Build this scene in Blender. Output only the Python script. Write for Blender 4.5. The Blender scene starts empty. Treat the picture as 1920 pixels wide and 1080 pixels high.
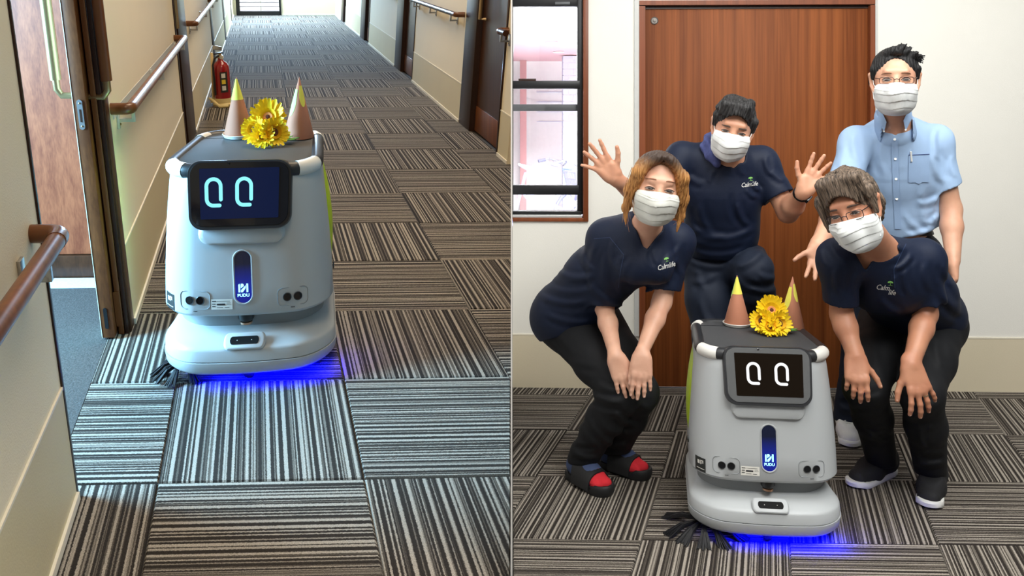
import bpy, bmesh, math, random
import numpy as np
from mathutils import Matrix, Vector
sc = bpy.context.scene
COL = sc.collection
random.seed(4)

# ------------------------------------------------------------ camera
F = 1540.0; HZ = 230.0; CX = 960.0; CAMZ = 1.44          # focal length and horizon in pixels of a 1920x1080 frame
cam_d = bpy.data.cameras.new('camera'); cam = bpy.data.objects.new('camera', cam_d); COL.objects.link(cam)
cam.location = (0, 0, CAMZ); cam.rotation_euler = (math.pi/2, 0, 0)
cam_d.sensor_fit = 'HORIZONTAL'; cam_d.sensor_width = 36; cam_d.lens = F/1920*36
cam_d.shift_y = -(540-HZ)/1920; cam_d.clip_start = .05; cam_d.clip_end = 200
sc.camera = cam

# ------------------------------------------------------------ world, lights, exposure
sc.view_settings.view_transform = 'Standard'; sc.view_settings.look = 'None'
sc.view_settings.exposure = 0.0; sc.view_settings.gamma = 1; sc.view_settings.use_curve_mapping = False
w = bpy.data.worlds.new('world'); sc.world = w; w.use_nodes = True
bg = w.node_tree.nodes['Background']; bg.inputs[0].default_value = (1, .985, .96, 1); bg.inputs[1].default_value = .12

def area(name, loc, target, sx, sy, power, col, spread=math.pi):
    l = bpy.data.lights.new(name, 'AREA'); l.shape = 'RECTANGLE'; l.size = sx; l.size_y = sy
    l.energy = power; l.color = col; l.spread = spread
    o = bpy.data.objects.new(name, l); COL.objects.link(o); o.location = loc
    o.rotation_euler = (Vector(target)-Vector(loc)).to_track_quat('-Z', 'Y').to_euler()
    return o
def LP(a, t, h=0.0, lean=0.0):
    """corridor: a across, t along, h above its floor; lean tips a wall sideways"""
    t2 = t + .031*a
    return Vector((a - .3117*t2 + lean*h, t2 - .2095*h, .16 + .2143*t2 + .9778*h))
# room with the people: ceiling panel lights
area('ceiling_light_room', (1.45, 2.3, 3.1), (1.45, 2.9, 0), 2.6, 1.4, 78, (.98, .985, .96))
area('ceiling_light_front', (1.55, .3, 3.5), (1.5, 4.0, .9), 1.9, 1.0, 100, (.98, .985, .96))
# daylight in front of the room's window
area('window_daylight', (.95, 5.6, 3.4), (.7, 9.3, 1.0), 1.7, 1.2, 1250, (.93, .97, 1))
# corridor: window of the side room, ceiling lights, window at the far end
area('side_room_daylight', LP(-2.35, 2.14, 1.2), LP(.4, 2.10, .1), .9, 1.3, 430, (.31, .68, 1))
area('corridor_ceiling_light', LP(.35, 1.5, 2.5), LP(.35, 1.6, 0), .8, 1.0, 13, (1, .79, .55), 2.3)
area('corridor_ceiling_light', LP(.6, 3.6, 2.6), LP(.6, 3.7, 0), .9, 1.4, 30, (1, .79, .55), 2.4)
area('corridor_ceiling_light', LP(.75, 6.4, 2.5), LP(.6, 6.4, 0), .9, 1.6, 25, (1, .80, .56), 2.5)
area('corridor_ceiling_light', LP(.6, 9.6, 2.5), LP(.6, 9.7, 0), .9, 1.6, 3, (1, .86, .70), 2.5)
area('corridor_end_daylight', LP(.1, 15.0, 2.1), LP(.5, 9.0, .0), 1.2, 1.2, 720, (.46, .70, 1))
area('end_window_daylight', LP(.1, 15.75, 2.4), LP(.1, 16.2, .2), 1.6, .5, 160, (.95, .98, 1))

# ------------------------------------------------------------ helpers
def tag(o, label=None, cat=None, group=None, kind=None):
    if label: o['label'] = label
    if cat: o['category'] = cat
    if group: o['group'] = group
    if kind: o['kind'] = kind
    return o
def empty(name, loc=(0, 0, 0), mat=None):
    o = bpy.data.objects.new(name, None); COL.objects.link(o); o.empty_display_size = .05
    if mat is not None: o.matrix_world = mat
    else: o.location = loc
    return o
def put(name, me, parent=None, mat=None):
    """link a mesh; baked world meshes under a translated root keep their place"""
    o = bpy.data.objects.new(name, me); COL.objects.link(o)
    if parent is not None: o.parent = parent
    if mat is not None: o.matrix_local = mat
    return o
def mesh(name, V, Fc, m=None, smooth=False, uv=None):
    me = bpy.data.meshes.new(name); me.from_pydata([tuple(map(float, v)) for v in V], [], [tuple(f) for f in Fc])
    if m: me.materials.append(m)
    if smooth: me.polygons.foreach_set('use_smooth', [True]*len(me.polygons))
    if uv is not None:
        l = me.uv_layers.new(name='UVMap')
        for lo in me.loops: l.data[lo.index].uv = uv[lo.vertex_index]
    me.update(); return me
class MB:
    """collects simple shapes into ONE mesh"""
    def __init__(s): s.V = []; s.F = []
    def add(s, V, Fc):
        n = len(s.V); s.V += [Vector(v) for v in V]; s.F += [tuple(i+n for i in f) for f in Fc]; return s
    def hexa(s, c):
        return s.add(c, [(0, 3, 2, 1), (4, 5, 6, 7), (0, 1, 5, 4), (1, 2, 6, 5), (2, 3, 7, 6), (3, 0, 4, 7)])
    def box(s, x0, x1, y0, y1, z0, z1, f=None):
        c = [(x0, y0, z0), (x1, y0, z0), (x1, y1, z0), (x0, y1, z0), (x0, y0, z1), (x1, y0, z1), (x1, y1, z1), (x0, y1, z1)]
        return s.hexa([f(*p) for p in c] if f else c)
    def tube(s, pts, r, n=12, cap=True, closed=False):
        pts = [Vector(p) for p in pts]; N = len(pts); rs = r if isinstance(r, (list, tuple)) else [r]*N
        V = []; up = None
        for i, p in enumerate(pts):
            d = (pts[(i+1) % N]-pts[i-1]) if closed else (pts[min(i+1, N-1)]-pts[max(i-1, 0)])
            d.normalize()
            if up is None: up = d.orthogonal().normalized()
            up = (up-d*up.dot(d)); up = up.normalized() if up.length > 1e-6 else d.orthogonal().normalized()
            sd = d.cross(up)
            V += [p+rs[i]*(math.cos(2*math.pi*k/n)*up+math.sin(2*math.pi*k/n)*sd) for k in range(n)]
        Fc = []
        for i in range(N if closed else N-1):
            j = (i+1) % N
            Fc += [(i*n+k, i*n+(k+1) % n, j*n+(k+1) % n, j*n+k) for k in range(n)]
        if cap and not closed: Fc += [tuple(range(n))[::-1], tuple(range((N-1)*n, N*n))]
        return s.add(V, Fc)
    def loft(s, rings, cap=True, closed=False):
        n = len(rings[0]); V = [v for r in rings for v in r]; Fc = []
        for i in range(len(rings)-1):
            Fc += [(i*n+k, i*n+(k+1) % n, (i+1)*n+(k+1) % n, (i+1)*n+k) for k in range(n)]
        if cap: Fc += [tuple(range(n))[::-1], tuple(range((len(rings)-1)*n, len(rings)*n))]
        return s.add(V, Fc)
    def lathe(s, prof, n=24, c=(0, 0, 0), M=None):
        rings = [[(c[0]+r*math.cos(2*math.pi*k/n), c[1]+r*math.sin(2*math.pi*k/n), c[2]+z) for k in range(n)] for r, z in prof]
        if M is not None: rings = [[M @ Vector(v) for v in r] for r in rings]
        return s.loft(rings)
    def prism(s, poly, f0, f1):
        n = len(poly)
        return s.loft([[f0(*p) for p in poly], [f1(*p) for p in poly]])
    def map(s, f): s.V = [Vector(f(*v)) for v in s.V]; return s
    def build(s, name, m, parent=None, smooth=False, mat=None, off=None, bevel=0, angle=True):
        if off is not None: V = [v-off for v in s.V]
        else: V = s.V
        me = mesh(name, V, s.F, m, smooth)
        if bevel:
            bm = bmesh.new(); bm.from_mesh(me)
            bmesh.ops.remove_doubles(bm, verts=bm.verts, dist=1e-6)
            es = [e for e in bm.edges if len(e.link_faces) == 2 and e.calc_face_angle(0) > .6]
            bmesh.ops.bevel(bm, geom=es, offset=bevel, segments=2, affect='EDGES', profile=.5)
            bm.to_mesh(me); bm.free()
        if smooth or bevel:
            me.polygons.foreach_set('use_smooth', [True]*len(me.polygons))
            if angle: me.set_sharp_from_angle(angle=.7)
        me.update()
        return put(name, me, parent, mat)

# ------------------------------------------------------------ materials
def new_mat(name):
    m = bpy.data.materials.new(name); m.use_nodes = True
    return m, m.node_tree.nodes, m.node_tree.links, m.node_tree.nodes['Principled BSDF']
def srgb(r, g, b):
    f = lambda c: (c/255/12.92 if c/255 <= .04045 else ((c/255+.055)/1.055)**2.4)
    return (f(r), f(g), f(b), 1)
def plain(name, c, rough=.5, metal=0, noise=.06, scale=30, bump=0, bscale=200, emit=None, estr=0, coat=0, spec=.5, sheen=0):
    m, N, L, P = new_mat(name)
    tc = N.new('ShaderNodeTexCoord'); nz = N.new('ShaderNodeTexNoise'); nz.inputs['Scale'].default_value = scale; nz.inputs['Detail'].default_value = 3
    L.new(tc.outputs['Object'], nz.inputs['Vector'])
    mx = N.new('ShaderNodeMix'); mx.data_type = 'RGBA'
    mx.inputs['A'].default_value = tuple(x*(1-noise) for x in c[:3])+(1,); mx.inputs['B'].default_value = tuple(min(1, x*(1+noise)) for x in c[:3])+(1,)
    L.new(nz.outputs['Fac'], mx.inputs['Factor']); L.new(mx.outputs['Result'], P.inputs['Base Color'])
    P.inputs['Roughness'].default_value = rough; P.inputs['Metallic'].default_value = metal
    P.inputs['Coat Weight'].default_value = coat; P.inputs['Specular IOR Level'].default_value = spec
    if sheen: P.inputs['Sheen Weight'].default_value = sheen
    if emit: P.inputs['Emission Color'].default_value = emit; P.inputs['Emission Strength'].default_value = estr
    if bump:
        n2 = N.new('ShaderNodeTexNoise'); n2.inputs['Scale'].default_value = bscale; n2.inputs['Detail'].default_value = 2
        L.new(tc.outputs['Object'], n2.inputs['Vector'])
        b = N.new('ShaderNodeBump'); b.inputs['Strength'].default_value = bump; b.inputs['Distance'].default_value = .004
        L.new(n2.outputs['Fac'], b.inputs['Height']); L.new(b.outputs['Normal'], P.inputs['Normal'])
    return m
def wood(name, c1, c2, sx=60, sz=1.6, rough=.42, spec=.35, rot=(0, 0, 0), fine=.35):
    m, N, L, P = new_mat(name)
    tc = N.new('ShaderNodeTexCoord'); mp = N.new('ShaderNodeMapping'); mp.inputs['Scale'].default_value = (sx, sx, sz); mp.inputs['Rotation'].default_value = rot
    L.new(tc.outputs['Object'], mp.inputs['Vector'])
    n1 = N.new('ShaderNodeTexNoise'); n1.inputs['Scale'].default_value = .35; n1.inputs['Detail'].default_value = 6; n1.inputs['Roughness'].default_value = .65; n1.inputs['Distortion'].default_value = .3
    L.new(mp.outputs['Vector'], n1.inputs['Vector'])
    n2 = N.new('ShaderNodeTexNoise'); n2.inputs['Scale'].default_value = 3.0; n2.inputs['Detail'].default_value = 2
    L.new(mp.outputs['Vector'], n2.inputs['Vector'])
    r = N.new('ShaderNodeValToRGB'); r.color_ramp.elements[0].position = .36; r.color_ramp.elements[1].position = .66
    r.color_ramp.elements[0].color = c1; r.color_ramp.elements[1].color = c2
    ad = N.new('ShaderNodeMath'); ad.operation = 'MULTIPLY_ADD'; ad.inputs[1].default_value = fine; 
    L.new(n2.outputs['Fac'], ad.inputs[0]); 
    sb = N.new('ShaderNodeMath'); sb.operation = 'SUBTRACT'; sb.inputs[1].default_value = fine*.5
    L.new(n1.outputs['Fac'], sb.inputs[0]); L.new(sb.outputs[0], ad.inputs[2]); L.new(ad.outputs[0], r.inputs['Fac'])
    L.new(r.outputs['Color'], P.inputs['Base Color']); P.inputs['Roughness'].default_value = rough; P.inputs['Specular IOR Level'].default_value = spec
    return m
def carpet(name, dark, mid, light, nstripe=74):
    m, N, L, P = new_mat(name)
    uv = N.new('ShaderNodeUVMap'); oi = N.new('ShaderNodeObjectInfo'); sp = N.new('ShaderNodeSeparateXYZ')
    L.new(uv.outputs['UV'], sp.inputs[0])
    fz = N.new('ShaderNodeTexNoise'); fz.inputs['Scale'].default_value = 90; fz.inputs['Detail'].default_value = 2; L.new(uv.outputs['UV'], fz.inputs['Vector'])
    a = N.new('ShaderNodeMath'); a.operation = 'MULTIPLY_ADD'; a.inputs[1].default_value = .010; L.new(fz.outputs['Fac'], a.inputs[0]); L.new(sp.outputs['X'], a.inputs[2])
    b = N.new('ShaderNodeMath'); b.operation = 'MULTIPLY_ADD'; b.inputs[1].default_value = 31.7; L.new(oi.outputs['Random'], b.inputs[0]); L.new(a.outputs[0], b.inputs[2])
    c = N.new('ShaderNodeMath'); c.operation = 'MULTIPLY'; c.inputs[1].default_value = nstripe; L.new(b.outputs[0], c.inputs[0])
    nz = N.new('ShaderNodeTexNoise'); nz.noise_dimensions = '1D'; nz.inputs['Scale'].default_value = .62; nz.inputs['Detail'].default_value = 1.0; L.new(c.outputs[0], nz.inputs['W'])
    r = N.new('ShaderNodeValToRGB'); e = r.color_ramp.elements
    e[0].position = .455; e[0].color = dark; e[1].position = .60; e[1].color = light
    x = e.new(.50); x.color = mid
    L.new(nz.outputs['Fac'], r.inputs['Fac'])
    f2 = N.new('ShaderNodeTexNoise'); f2.inputs['Scale'].default_value = 260; f2.inputs['Detail'].default_value = 1; L.new(uv.outputs['UV'], f2.inputs['Vector'])
    mx = N.new('ShaderNodeMix'); mx.data_type = 'RGBA'; mx.blend_type = 'MULTIPLY'; mx.inputs['Factor'].default_value = 1
    r2 = N.new('ShaderNodeValToRGB'); r2.color_ramp.elements[0].color = (.55, .55, .55, 1); r2.color_ramp.elements[1].color = (1.25, 1.25, 1.25, 1)
    r2.color_ramp.elements[0].position = .3; r2.color_ramp.elements[1].position = .7
    L.new(f2.outputs['Fac'], r2.inputs['Fac']); L.new(r.outputs['Color'], mx.inputs['A']); L.new(r2.outputs['Color'], mx.inputs['B'])
    L.new(mx.outputs['Result'], P.inputs['Base Color']); P.inputs['Roughness'].default_value = .95; P.inputs['Specular IOR Level'].default_value = .1
    bp = N.new('ShaderNodeBump'); bp.inputs['Strength'].default_value = .5; bp.inputs['Distance'].default_value = .003
    L.new(f2.outputs['Fac'], bp.inputs['Height']); L.new(bp.outputs['Normal'], P.inputs['Normal'])
    return m
def glass(name, tint=(1, 1, 1, 1), refl=.06):
    m, N, L, P = new_mat(name); N.remove(P)
    t = N.new('ShaderNodeBsdfTransparent'); t.inputs[0].default_value = tint
    g = N.new('ShaderNodeBsdfGlossy'); g.inputs['Roughness'].default_value = .02
    lw = N.new('ShaderNodeLayerWeight'); lw.inputs[0].default_value = .3
    mu = N.new('ShaderNodeMath'); mu.operation = 'MULTIPLY_ADD'; mu.inputs[1].default_value = .5; mu.inputs[2].default_value = refl*.3
    L.new(lw.outputs['Fresnel'], mu.inputs[0])
    mx = N.new('ShaderNodeMixShader'); L.new(mu.outputs[0], mx.inputs[0]); L.new(t.outputs[0], mx.inputs[1]); L.new(g.outputs[0], mx.inputs[2])
    L.new(mx.outputs[0], N['Material Output'].inputs['Surface'])
    return m
M = {}
M['carpet'] = carpet('striped carpet', (.034, .028, .024, 1), (.10, .085, .07, 1), (.40, .355, .30, 1))
M['underlay'] = plain('carpet underlay', (.05, .045, .04, 1), .95)
M['wall'] = plain('white wall paper', srgb(232, 229, 220), .8, bump=.15, bscale=260, noise=.02, scale=5)
M['wallR'] = plain('cream wall paper', srgb(236, 224, 196), .8, bump=.15, bscale=260, noise=.02, scale=5)
M['dado'] = plain('beige wall sheet', srgb(215, 203, 176), .6, noise=.03, scale=4, bump=.1)
M['dadoL'] = plain('tan wall sheet', srgb(212, 198, 160), .55, noise=.04, scale=4, bump=.1)
M['bead'] = plain('cream bead', srgb(232, 224, 205), .5)
M['divider'] = plain('white divider board', (.9, .9, .9, 1), .8, noise=.01)
M['dividerdark'] = plain('brown bounce absorbing face', (.12, .10, .085, 1), .9)
M['door'] = wood('reddish door veneer', srgb(104, 53, 21), srgb(142, 79, 37), 60, 1.0, fine=.25, rough=.55, spec=.2)
M['jamb'] = wood('brown jamb', srgb(112, 58, 30), srgb(134, 72, 40), 70, 1.4)
M['dark'] = wood('dark brown wood', srgb(56, 32, 19), srgb(78, 46, 28), 70, 1.4, rough=.35)
M['darker'] = wood('darkest brown wood', srgb(42, 24, 16), srgb(58, 34, 23), 70, 1.4, rough=.35)
M['walnut'] = wood('walnut veneer', srgb(118, 56, 32), srgb(154, 84, 52), 60, .22, rough=.45)
M['leaf'] = wood('brown door edge', srgb(96, 52, 26), srgb(128, 74, 38), 60, 1.4, rough=.4)
M['railwood'] = wood('handrail wood', srgb(104, 62, 34), srgb(140, 88, 52), 20, 6, rough=.33)
M['elbow'] = plain('handrail elbow', srgb(112, 66, 34), .3, noise=.1)
M['steel'] = plain('brushed steel', (.52, .52, .53, 1), .32, metal=.9, noise=.05)
M['bronze'] = plain('bronze metal', (.40, .28, .14, 1), .34, metal=.8, noise=.05)
M['greypad'] = plain('pale grey plastic', srgb(196, 198, 196), .5)
M['trimgrey'] = plain('pale grey trim', srgb(196, 196, 192), .5)
M['aluminium'] = plain('black aluminium', srgb(30, 30, 32), .4, metal=.3)
M['graysash'] = plain('grey sash', srgb(88, 90, 92), .5)
M['silver'] = plain('silver sill', srgb(206, 206, 204), .35, metal=.4)
M['glass'] = glass('window glass')
M['speckle'] = plain('charcoal loop carpet', (.060, .052, .047, 1), .95, noise=.9, scale=160, bump=.5)
M['litfloor'] = plain('pale floor edge', (.55, .57, .6, 1), .8, noise=.2, scale=120)  # pale colour stands in for daylight lying on the floor
# ============================================================ SETTING
def struct(mb, name, m, label, parent=None, **k):
    o = mb.build(name, m, parent, **k)
    if parent is None: tag(o, label, None, None, 'structure')
    return o
def clip(poly, nx, ny, c):
    """keep the side nx*x+ny*y<=c of a polygon"""
    out = []
    for i in range(len(poly)):
        p, q = poly[i], poly[(i+1) % len(poly)]
        dp = nx*p[0]+ny*p[1]-c; dq = nx*q[0]+ny*q[1]-c
        if dp <= 0: out.append(p)
        if dp*dq < 0:
            s = dp/(dp-dq); out.append((p[0]+s*(q[0]-p[0]), p[1]+s*(q[1]-p[1])))
    return out
def tiles(floor, P0, ea, eb, na, nb, clips, parity, up):
    """carpet tiles on a grid of vectors ea, eb from node P0; clips act on grid coordinates"""
    full = {}
    for i in range(*na):
        for j in range(*nb):
            poly = [(i, j), (i+1, j), (i+1, j+1), (i, j+1)]; n0 = poly
            for c in clips: poly = clip(poly, *c) if poly else poly
            if len(poly) < 3: continue
            cx = sum(p[0] for p in poly)/len(poly); cy = sum(p[1] for p in poly)/len(poly)
            if max(p[0] for p in poly)-min(p[0] for p in poly) < .02 or max(p[1] for p in poly)-min(p[1] for p in poly) < .02: continue
            o = (i+j+parity) % 2; whole = len(poly) == 4 and abs(max(p[0] for p in poly)-i-1) < 1e-6 and abs(min(p[0] for p in poly)-i) < 1e-6 and abs(max(p[1] for p in poly)-j-1) < 1e-6 and abs(min(p[1] for p in poly)-j) < 1e-6
            if whole and o in full: me = full[o]
            else:
                V = []; UV = []; n = len(poly)
                for ins, h in ((.009, 0.), (.002, -.005)):
                    for (x, y) in poly:
                        dx, dy = cx-x, cy-y; l = math.hypot(dx, dy) or 1
                        x2, y2 = x+dx/l*ins*1.4, y+dy/l*ins*1.4
                        V.append(ea*(x2-i)+eb*(y2-j)+up*h); u, v = x2-i, y2-j
                        UV.append((u, v) if o == 0 else (v, u))
                Fc = [tuple(range(n))]+[(k, k+n, (k+1) % n+n, (k+1) % n) for k in range(n)]
                me = mesh('carpet_tile', V, Fc, M['carpet'], uv=UV)
                if whole: full[o] = me
            ob = bpy.data.objects.new('carpet_tile', me); COL.objects.link(ob); ob.parent = floor; ob.location = P0+ea*i+eb*j
# ---- the room with the people ------------------------------------------------
WY = 4.471; WS = .0292
def RW(u, d, z): return Vector((u-WS*d, WY-WS*u-d, z))            # back wall: u along, d towards the camera
def uW(px): k = (px-CX)/F; return WY*k/(1+WS*k)
def zW(py, px=1300): return CAMZ-(py-HZ)*(WY-WS*uW(px))/F
fb = MB(); fb.hexa([(0.002, 2.2, -.06), (3.6, 2.2, -.06), (3.6, 4.47, -.06), (0.002, 4.6, -.06), (0.002, 2.2, -.005), (3.6, 2.2, -.005), (3.6, 4.47, -.005), (0.002, 4.6, -.005)])
floor_r = struct(fb, 'floor', M['underlay'], 'carpet tiled floor of the room with the people')
P0 = Vector((.9527, 2.8214, 0)); ea = Vector((.505, -.0149, 0)); eb = Vector((.1575, .5, 0))
tiles(floor_r, P0, ea, eb, (-4, 5), (-2, 4), [(-ea.x, -eb.x, P0.x-.003), (ea.y+WS*ea.x, eb.y+WS*eb.x, WY+.01-P0.y-WS*P0.x)], 0, Vector((0, 0, 1)))
wb = MB()
u0, u1, zs = 0.003, uW(1103), .91
dl, dr, dt = uW(1198), uW(1643), 2.03
wb.box(u0, u1, -.14, 0, 0, zs, RW); wb.box(u0, u1, -.14, 0, 2.3, 2.7, RW)
wb.box(u1, dl, -.14, 0, 0, 2.7, RW); wb.box(dl, dr, -.14, 0, dt+.06, 2.7, RW); wb.box(dr, 3.6, -.14, 0, 0, 2.7, RW)
wall_b = struct(wb, 'wall_back', M['wall'], 'white papered wall behind the people with window and brown door')
for a_, b_ in ((u0, dl-.03), (dr+.0, 3.6)):
    MB().box(a_, b_, 0, .004, 0, .285, RW).build('dado_sheet', M['dado'], wall_b)
    MB().box(a_, b_, 0, .006, .285, .292, RW).build('dado_bead', M['bead'], wall_b)
MB().box(uW(1189), uW(1198), 0, .012, .285, 2.7, RW).build('corner_bead', M['trimgrey'], wall_b)
MB().box(uW(1639), uW(1644), 0, .012, .0, 2.7, RW).build('corner_bead', M['trimgrey'], wall_b)
db = MB()
for a_, b_, z0, z1 in ((uW(1198), uW(1209), 0, 2.07), (uW(1630), uW(1639), 0, 2.07), (uW(1198), uW(1639), zW(10), 2.10)):
    db.box(a_, b_, -.12, .016, z0, z1, RW)
door_r = struct(db, 'door_1', M['jamb'], 'reddish brown sliding door with its frame behind the crouching people')
MB().box(uW(1209), uW(1630), -.05, -.02, .004, zW(16), RW).build('door_panel', M['door'], door_r, bevel=.002)
MB().box(uW(1209), uW(1630), -.055, -.015, zW(16), zW(10), RW).build('door_track', M['darker'], door_r)
M['locksteel'] = plain('dull steel', (.20, .18, .16, 1), .5, metal=.6)
c = RW(uW(1228), -.02, zW(38, 1228))
MB().lathe([(0, .0), (.021, .0), (.021, .004), (.017, .007), (.016, .004), (.009, .004), (.008, .009), (0, .01)], 20, M=Matrix.Translation(c) @ Matrix.Rotation(math.pi/2, 4, 'X')).build('door_lock', M['locksteel'], door_r, smooth=True)
# window
wr = empty('window_1', RW(.2, 0, zs)); tag(wr, 'black framed sash window with a brown surround beside the door', None, None, 'structure'); wo = Vector(wr.location)
def wpart(name, m, px0, px1, py0, py1, d0, d1, bev=.002, parent=None):
    return MB().box(max(u0, uW(px0)), uW(px1), d0, d1, zW(py1, 1030), zW(py0, 1030), RW).build(name, m, parent or wr, off=wo, bevel=bev)
wpart('surround', M['jamb'], 1093.5, 1103, -60, 415, -.10, .014); wpart('surround', M['jamb'], 960, 1094, 408, 415, -.10, .014)
wpart('sill', M['silver'], 960, 1091, 403, 408, -.09, .006)
wpart('stile', M['aluminium'], 1083, 1093.5, -60, 403, -.09, -.03)
wpart('top_rail', M['aluminium'], 960, 1084, -20, 10, -.09, -.035)
wpart('meeting_rail', M['aluminium'], 960, 1088, 151, 166, -.07, -.02)
wpart('lower_rail', M['aluminium'], 960, 1086, 348, 366, -.07, -.025)
wpart('bottom_rail', M['aluminium'], 960, 1092, 397, 403, -.09, -.02)
wpart('middle_rail', M['graysash'], 960, 1083, 195, 208, -.085, -.06)
wpart('top_latch', M['graysash'], 1041, 1069, 2, 7, -.034, -.030, .0005)
wpart('sash_latch', M['darker'], 972, 1005, 147, 151.5, -.05, -.02, .001)
for y0, y1 in ((10, 151), (166, 348), (366, 397)): wpart('pane', M['glass'], 960, 1083 if y1 < 350 else 1092, y0, y1, -.064, -.060, 0)
# ---- what stands outside that window
M['pink'] = plain('pink soffit', srgb(236, 190, 196), .7); M['pinkpost'] = plain('pink post', srgb(214, 160, 160), .7)
M['bluebrick'] = plain('pale blue brick', srgb(206, 210, 232), .8, noise=.06, scale=40); M['outwall'] = plain('white outside wall', (.88, .88, .88, 1), .8)
M['asphalt'] = plain('pale paving', (.75, .75, .77, 1), .9)
g = MB().box(.02, 6, 4.75, 13, -.08, -.01).build('ground_outside', M['asphalt']); tag(g, 'pale paved ground outside the window under the bicycles', None, None, 'structure')
cp = empty('carport', (1.2, 9, 0)); tag(cp, 'pink soffit canopy with a white fascia seen through the window', 'canopy'); co = Vector(cp.location)
MB().box(.02, 4, 7.6, 11.5, 2.30, 2.36).build('soffit', M['pink'], cp, off=co)
MB().box(.02, 4, 7.5, 7.6, 2.28, 2.56).build('fascia', M['outwall'], cp, off=co)
MB().box(.11, .2, 11.3, 11.4, -.01, 2.3).build('post', M['pinkpost'], cp, off=co, bevel=.004)
for x, y in ((.56, 9.9), (.42, 8.7)):
    MB().lathe([(0, .012), (.06, .012), (.07, 0), (.07, -.001)], 16, c=(x, y, 2.287)).build('downlight', M['outwall'], cp, off=co)
colm = empty('brick_column', (.745, 10.5, 0)); tag(colm, 'pale blue brick column outside the window behind the bicycles', 'column')
bme = {}
for k in range(28):
    for s in (0, 1):
        wdt = (.066, .126) if (k+s) % 2 else (.126, .066)
        x0 = -.1 if s == 0 else -.1+((.066 if k % 2 == 0 else .126)+.008)
        wd = (.066 if k % 2 == 0 else .126) if s == 0 else (.126 if k % 2 == 0 else .066)
        key = (s, k % 2)
        if key not in bme:
            b = MB().box(x0, x0+wd, -.1, .1, .003, .077); bme[key] = mesh('brick', b.V, b.F, M['bluebrick'])
        put('brick', bme[key], colm).location = (0, 0, k*.082-.01)
MB().box(-.092, .096, -.092, .092, -.01, 2.286).build('core', M['outwall'], colm)
ow = MB().box(.02, 5, 11.62, 11.7, -.01, 3.2); ow = ow.build('wall_outside', M['outwall']); tag(ow, 'white outside wall behind the bicycles', None, None, 'structure')
for k in range(5): MB().box(.35, .75, 11.60, 11.62, 1.45+.14*k, 1.458+.14*k).build('trim', M['bluebrick'], ow)
M['bike1'] = plain('violet bicycle paint paled by glare', srgb(150, 150, 190), .4); M['bike2'] = plain('tyre paled by glare', srgb(126, 128, 150), .7); M['bike3'] = plain('blue basket paled by glare', srgb(150, 170, 214), .5); M['bikemetal'] = plain('metal paled by glare', srgb(170, 172, 184), .35, metal=.3)  # bicycle colours are paled to imitate glare in the window
def bicycle(x, y, rz, label, basket_c):
    r = empty('bicycle', mat=Matrix.Translation((x, y, -.01)) @ Matrix.Rotation(rz, 4, 'Z')); tag(r, label, 'bicycle', 'bicycles outside the window')
    R = .32
    for cx_, nm in ((-.52, 'rear_wheel'), (.52, 'front_wheel')):
        ty = MB().tube([(cx_+R*math.cos(a), 0, .34+R*math.sin(a)) for a in np.linspace(0, 2*math.pi, 33)[:-1]], .019, 8, closed=True).build(nm, M['bike2'], r, smooth=True)
        sp = MB()
        for a in np.linspace(0, 2*math.pi, 19)[:-1]: sp.tube([(cx_+.02*math.cos(a), 0, .34+.02*math.sin(a)), (cx_+R*math.cos(a), 0, .34+R*math.sin(a))], .0022, 4)
        sp.lathe([(0, -.04), (.022, -.04), (.022, .04), (0, .04)], 10, M=Matrix.Translation((cx_, 0, .34)) @ Matrix.Rotation(math.pi/2, 4, 'X'))
        sp.build('spokes', M['bikemetal'], ty)
        MB().tube([(cx_+.37*math.cos(a), 0, .34+.37*math.sin(a)) for a in np.linspace(.5, 2.7, 10)], .022, 8).build('mudguard', M['bike1'], r, smooth=True)
    f = MB(); bb = (-.05, 0, .30); seat = (-.2, 0, .72); head = (.36, 0, .80)
    for p, q in ((bb, seat), (bb, (.38, 0, .70)), (seat, (-.52, 0, .34)), (bb, (-.52, 0, .34)), ((.34, 0, .92), (.52, 0, .34)), ((-.14, 0, .55), (.38, 0, .72))): f.tube([p, q], .016, 8)
    f.build('frame', M['bike1'], r, smooth=True)
    MB().tube([(.16, -.27, 1.0), (.24, -.26, 1.02), (.31, -.12, .99), (.32, 0, .95), (.31, .12, .99), (.24, .26, 1.02), (.16, .27, 1.0)], .012, 8).build('handlebar', M['bikemetal'], r, smooth=True)
    for s in (-1, 1): MB().tube([(.10, s*.27, .99), (.19, s*.27, 1.005)], .019, 8).build('grip', M['bike2'], r, smooth=True)
    MB().loft([[(-.2+a*1.0, b, z) for a, b in ((-.14, -.08), (-.14, .08), (.02, .04), (.12, .012), (.12, -.012), (.02, -.04))] for z in (.74, .79)]).build('saddle', M['bike2'], r, bevel=.012)
    bk = MB(); 
    for z, g_ in ((.66, .14), (.74, .155), (.82, .17), (.90, .185)):
        bk.tube([(.56-g_, -g_, z), (.56+g_*.8, -g_, z), (.56+g_*.8, g_, z), (.56-g_, g_, z)], .006, 5, closed=True)
    for k in range(24):
        s = k % 12; q = s/11*2-1
        for sgn in (-1, 1):
            if k < 12: bk.tube([(.56+q*.13, sgn*.14, .66), (.56+q*.17, sgn*.185, .90)], .005, 4)
            else: bk.tube([(.56+(sgn*.13 if sgn > 0 else -.14), q*.14, .66), (.56+(.148 if sgn > 0 else -.185), q*.185, .90)], .005, 4)
    bk.box(.42, .68, -.14, .14, .655, .665); bk.build('basket', basket_c, r)
    MB().tube([(-.05, .09, .14), (-.05, .0, .30), (-.05, -.09, .46)], .011, 6).build('crank', M['bikemetal'], r)
    MB().tube([(-.45, .03, .3), (-.35, .16, 0.012)], .01, 6).build('kickstand', M['bikemetal'], r)
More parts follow.
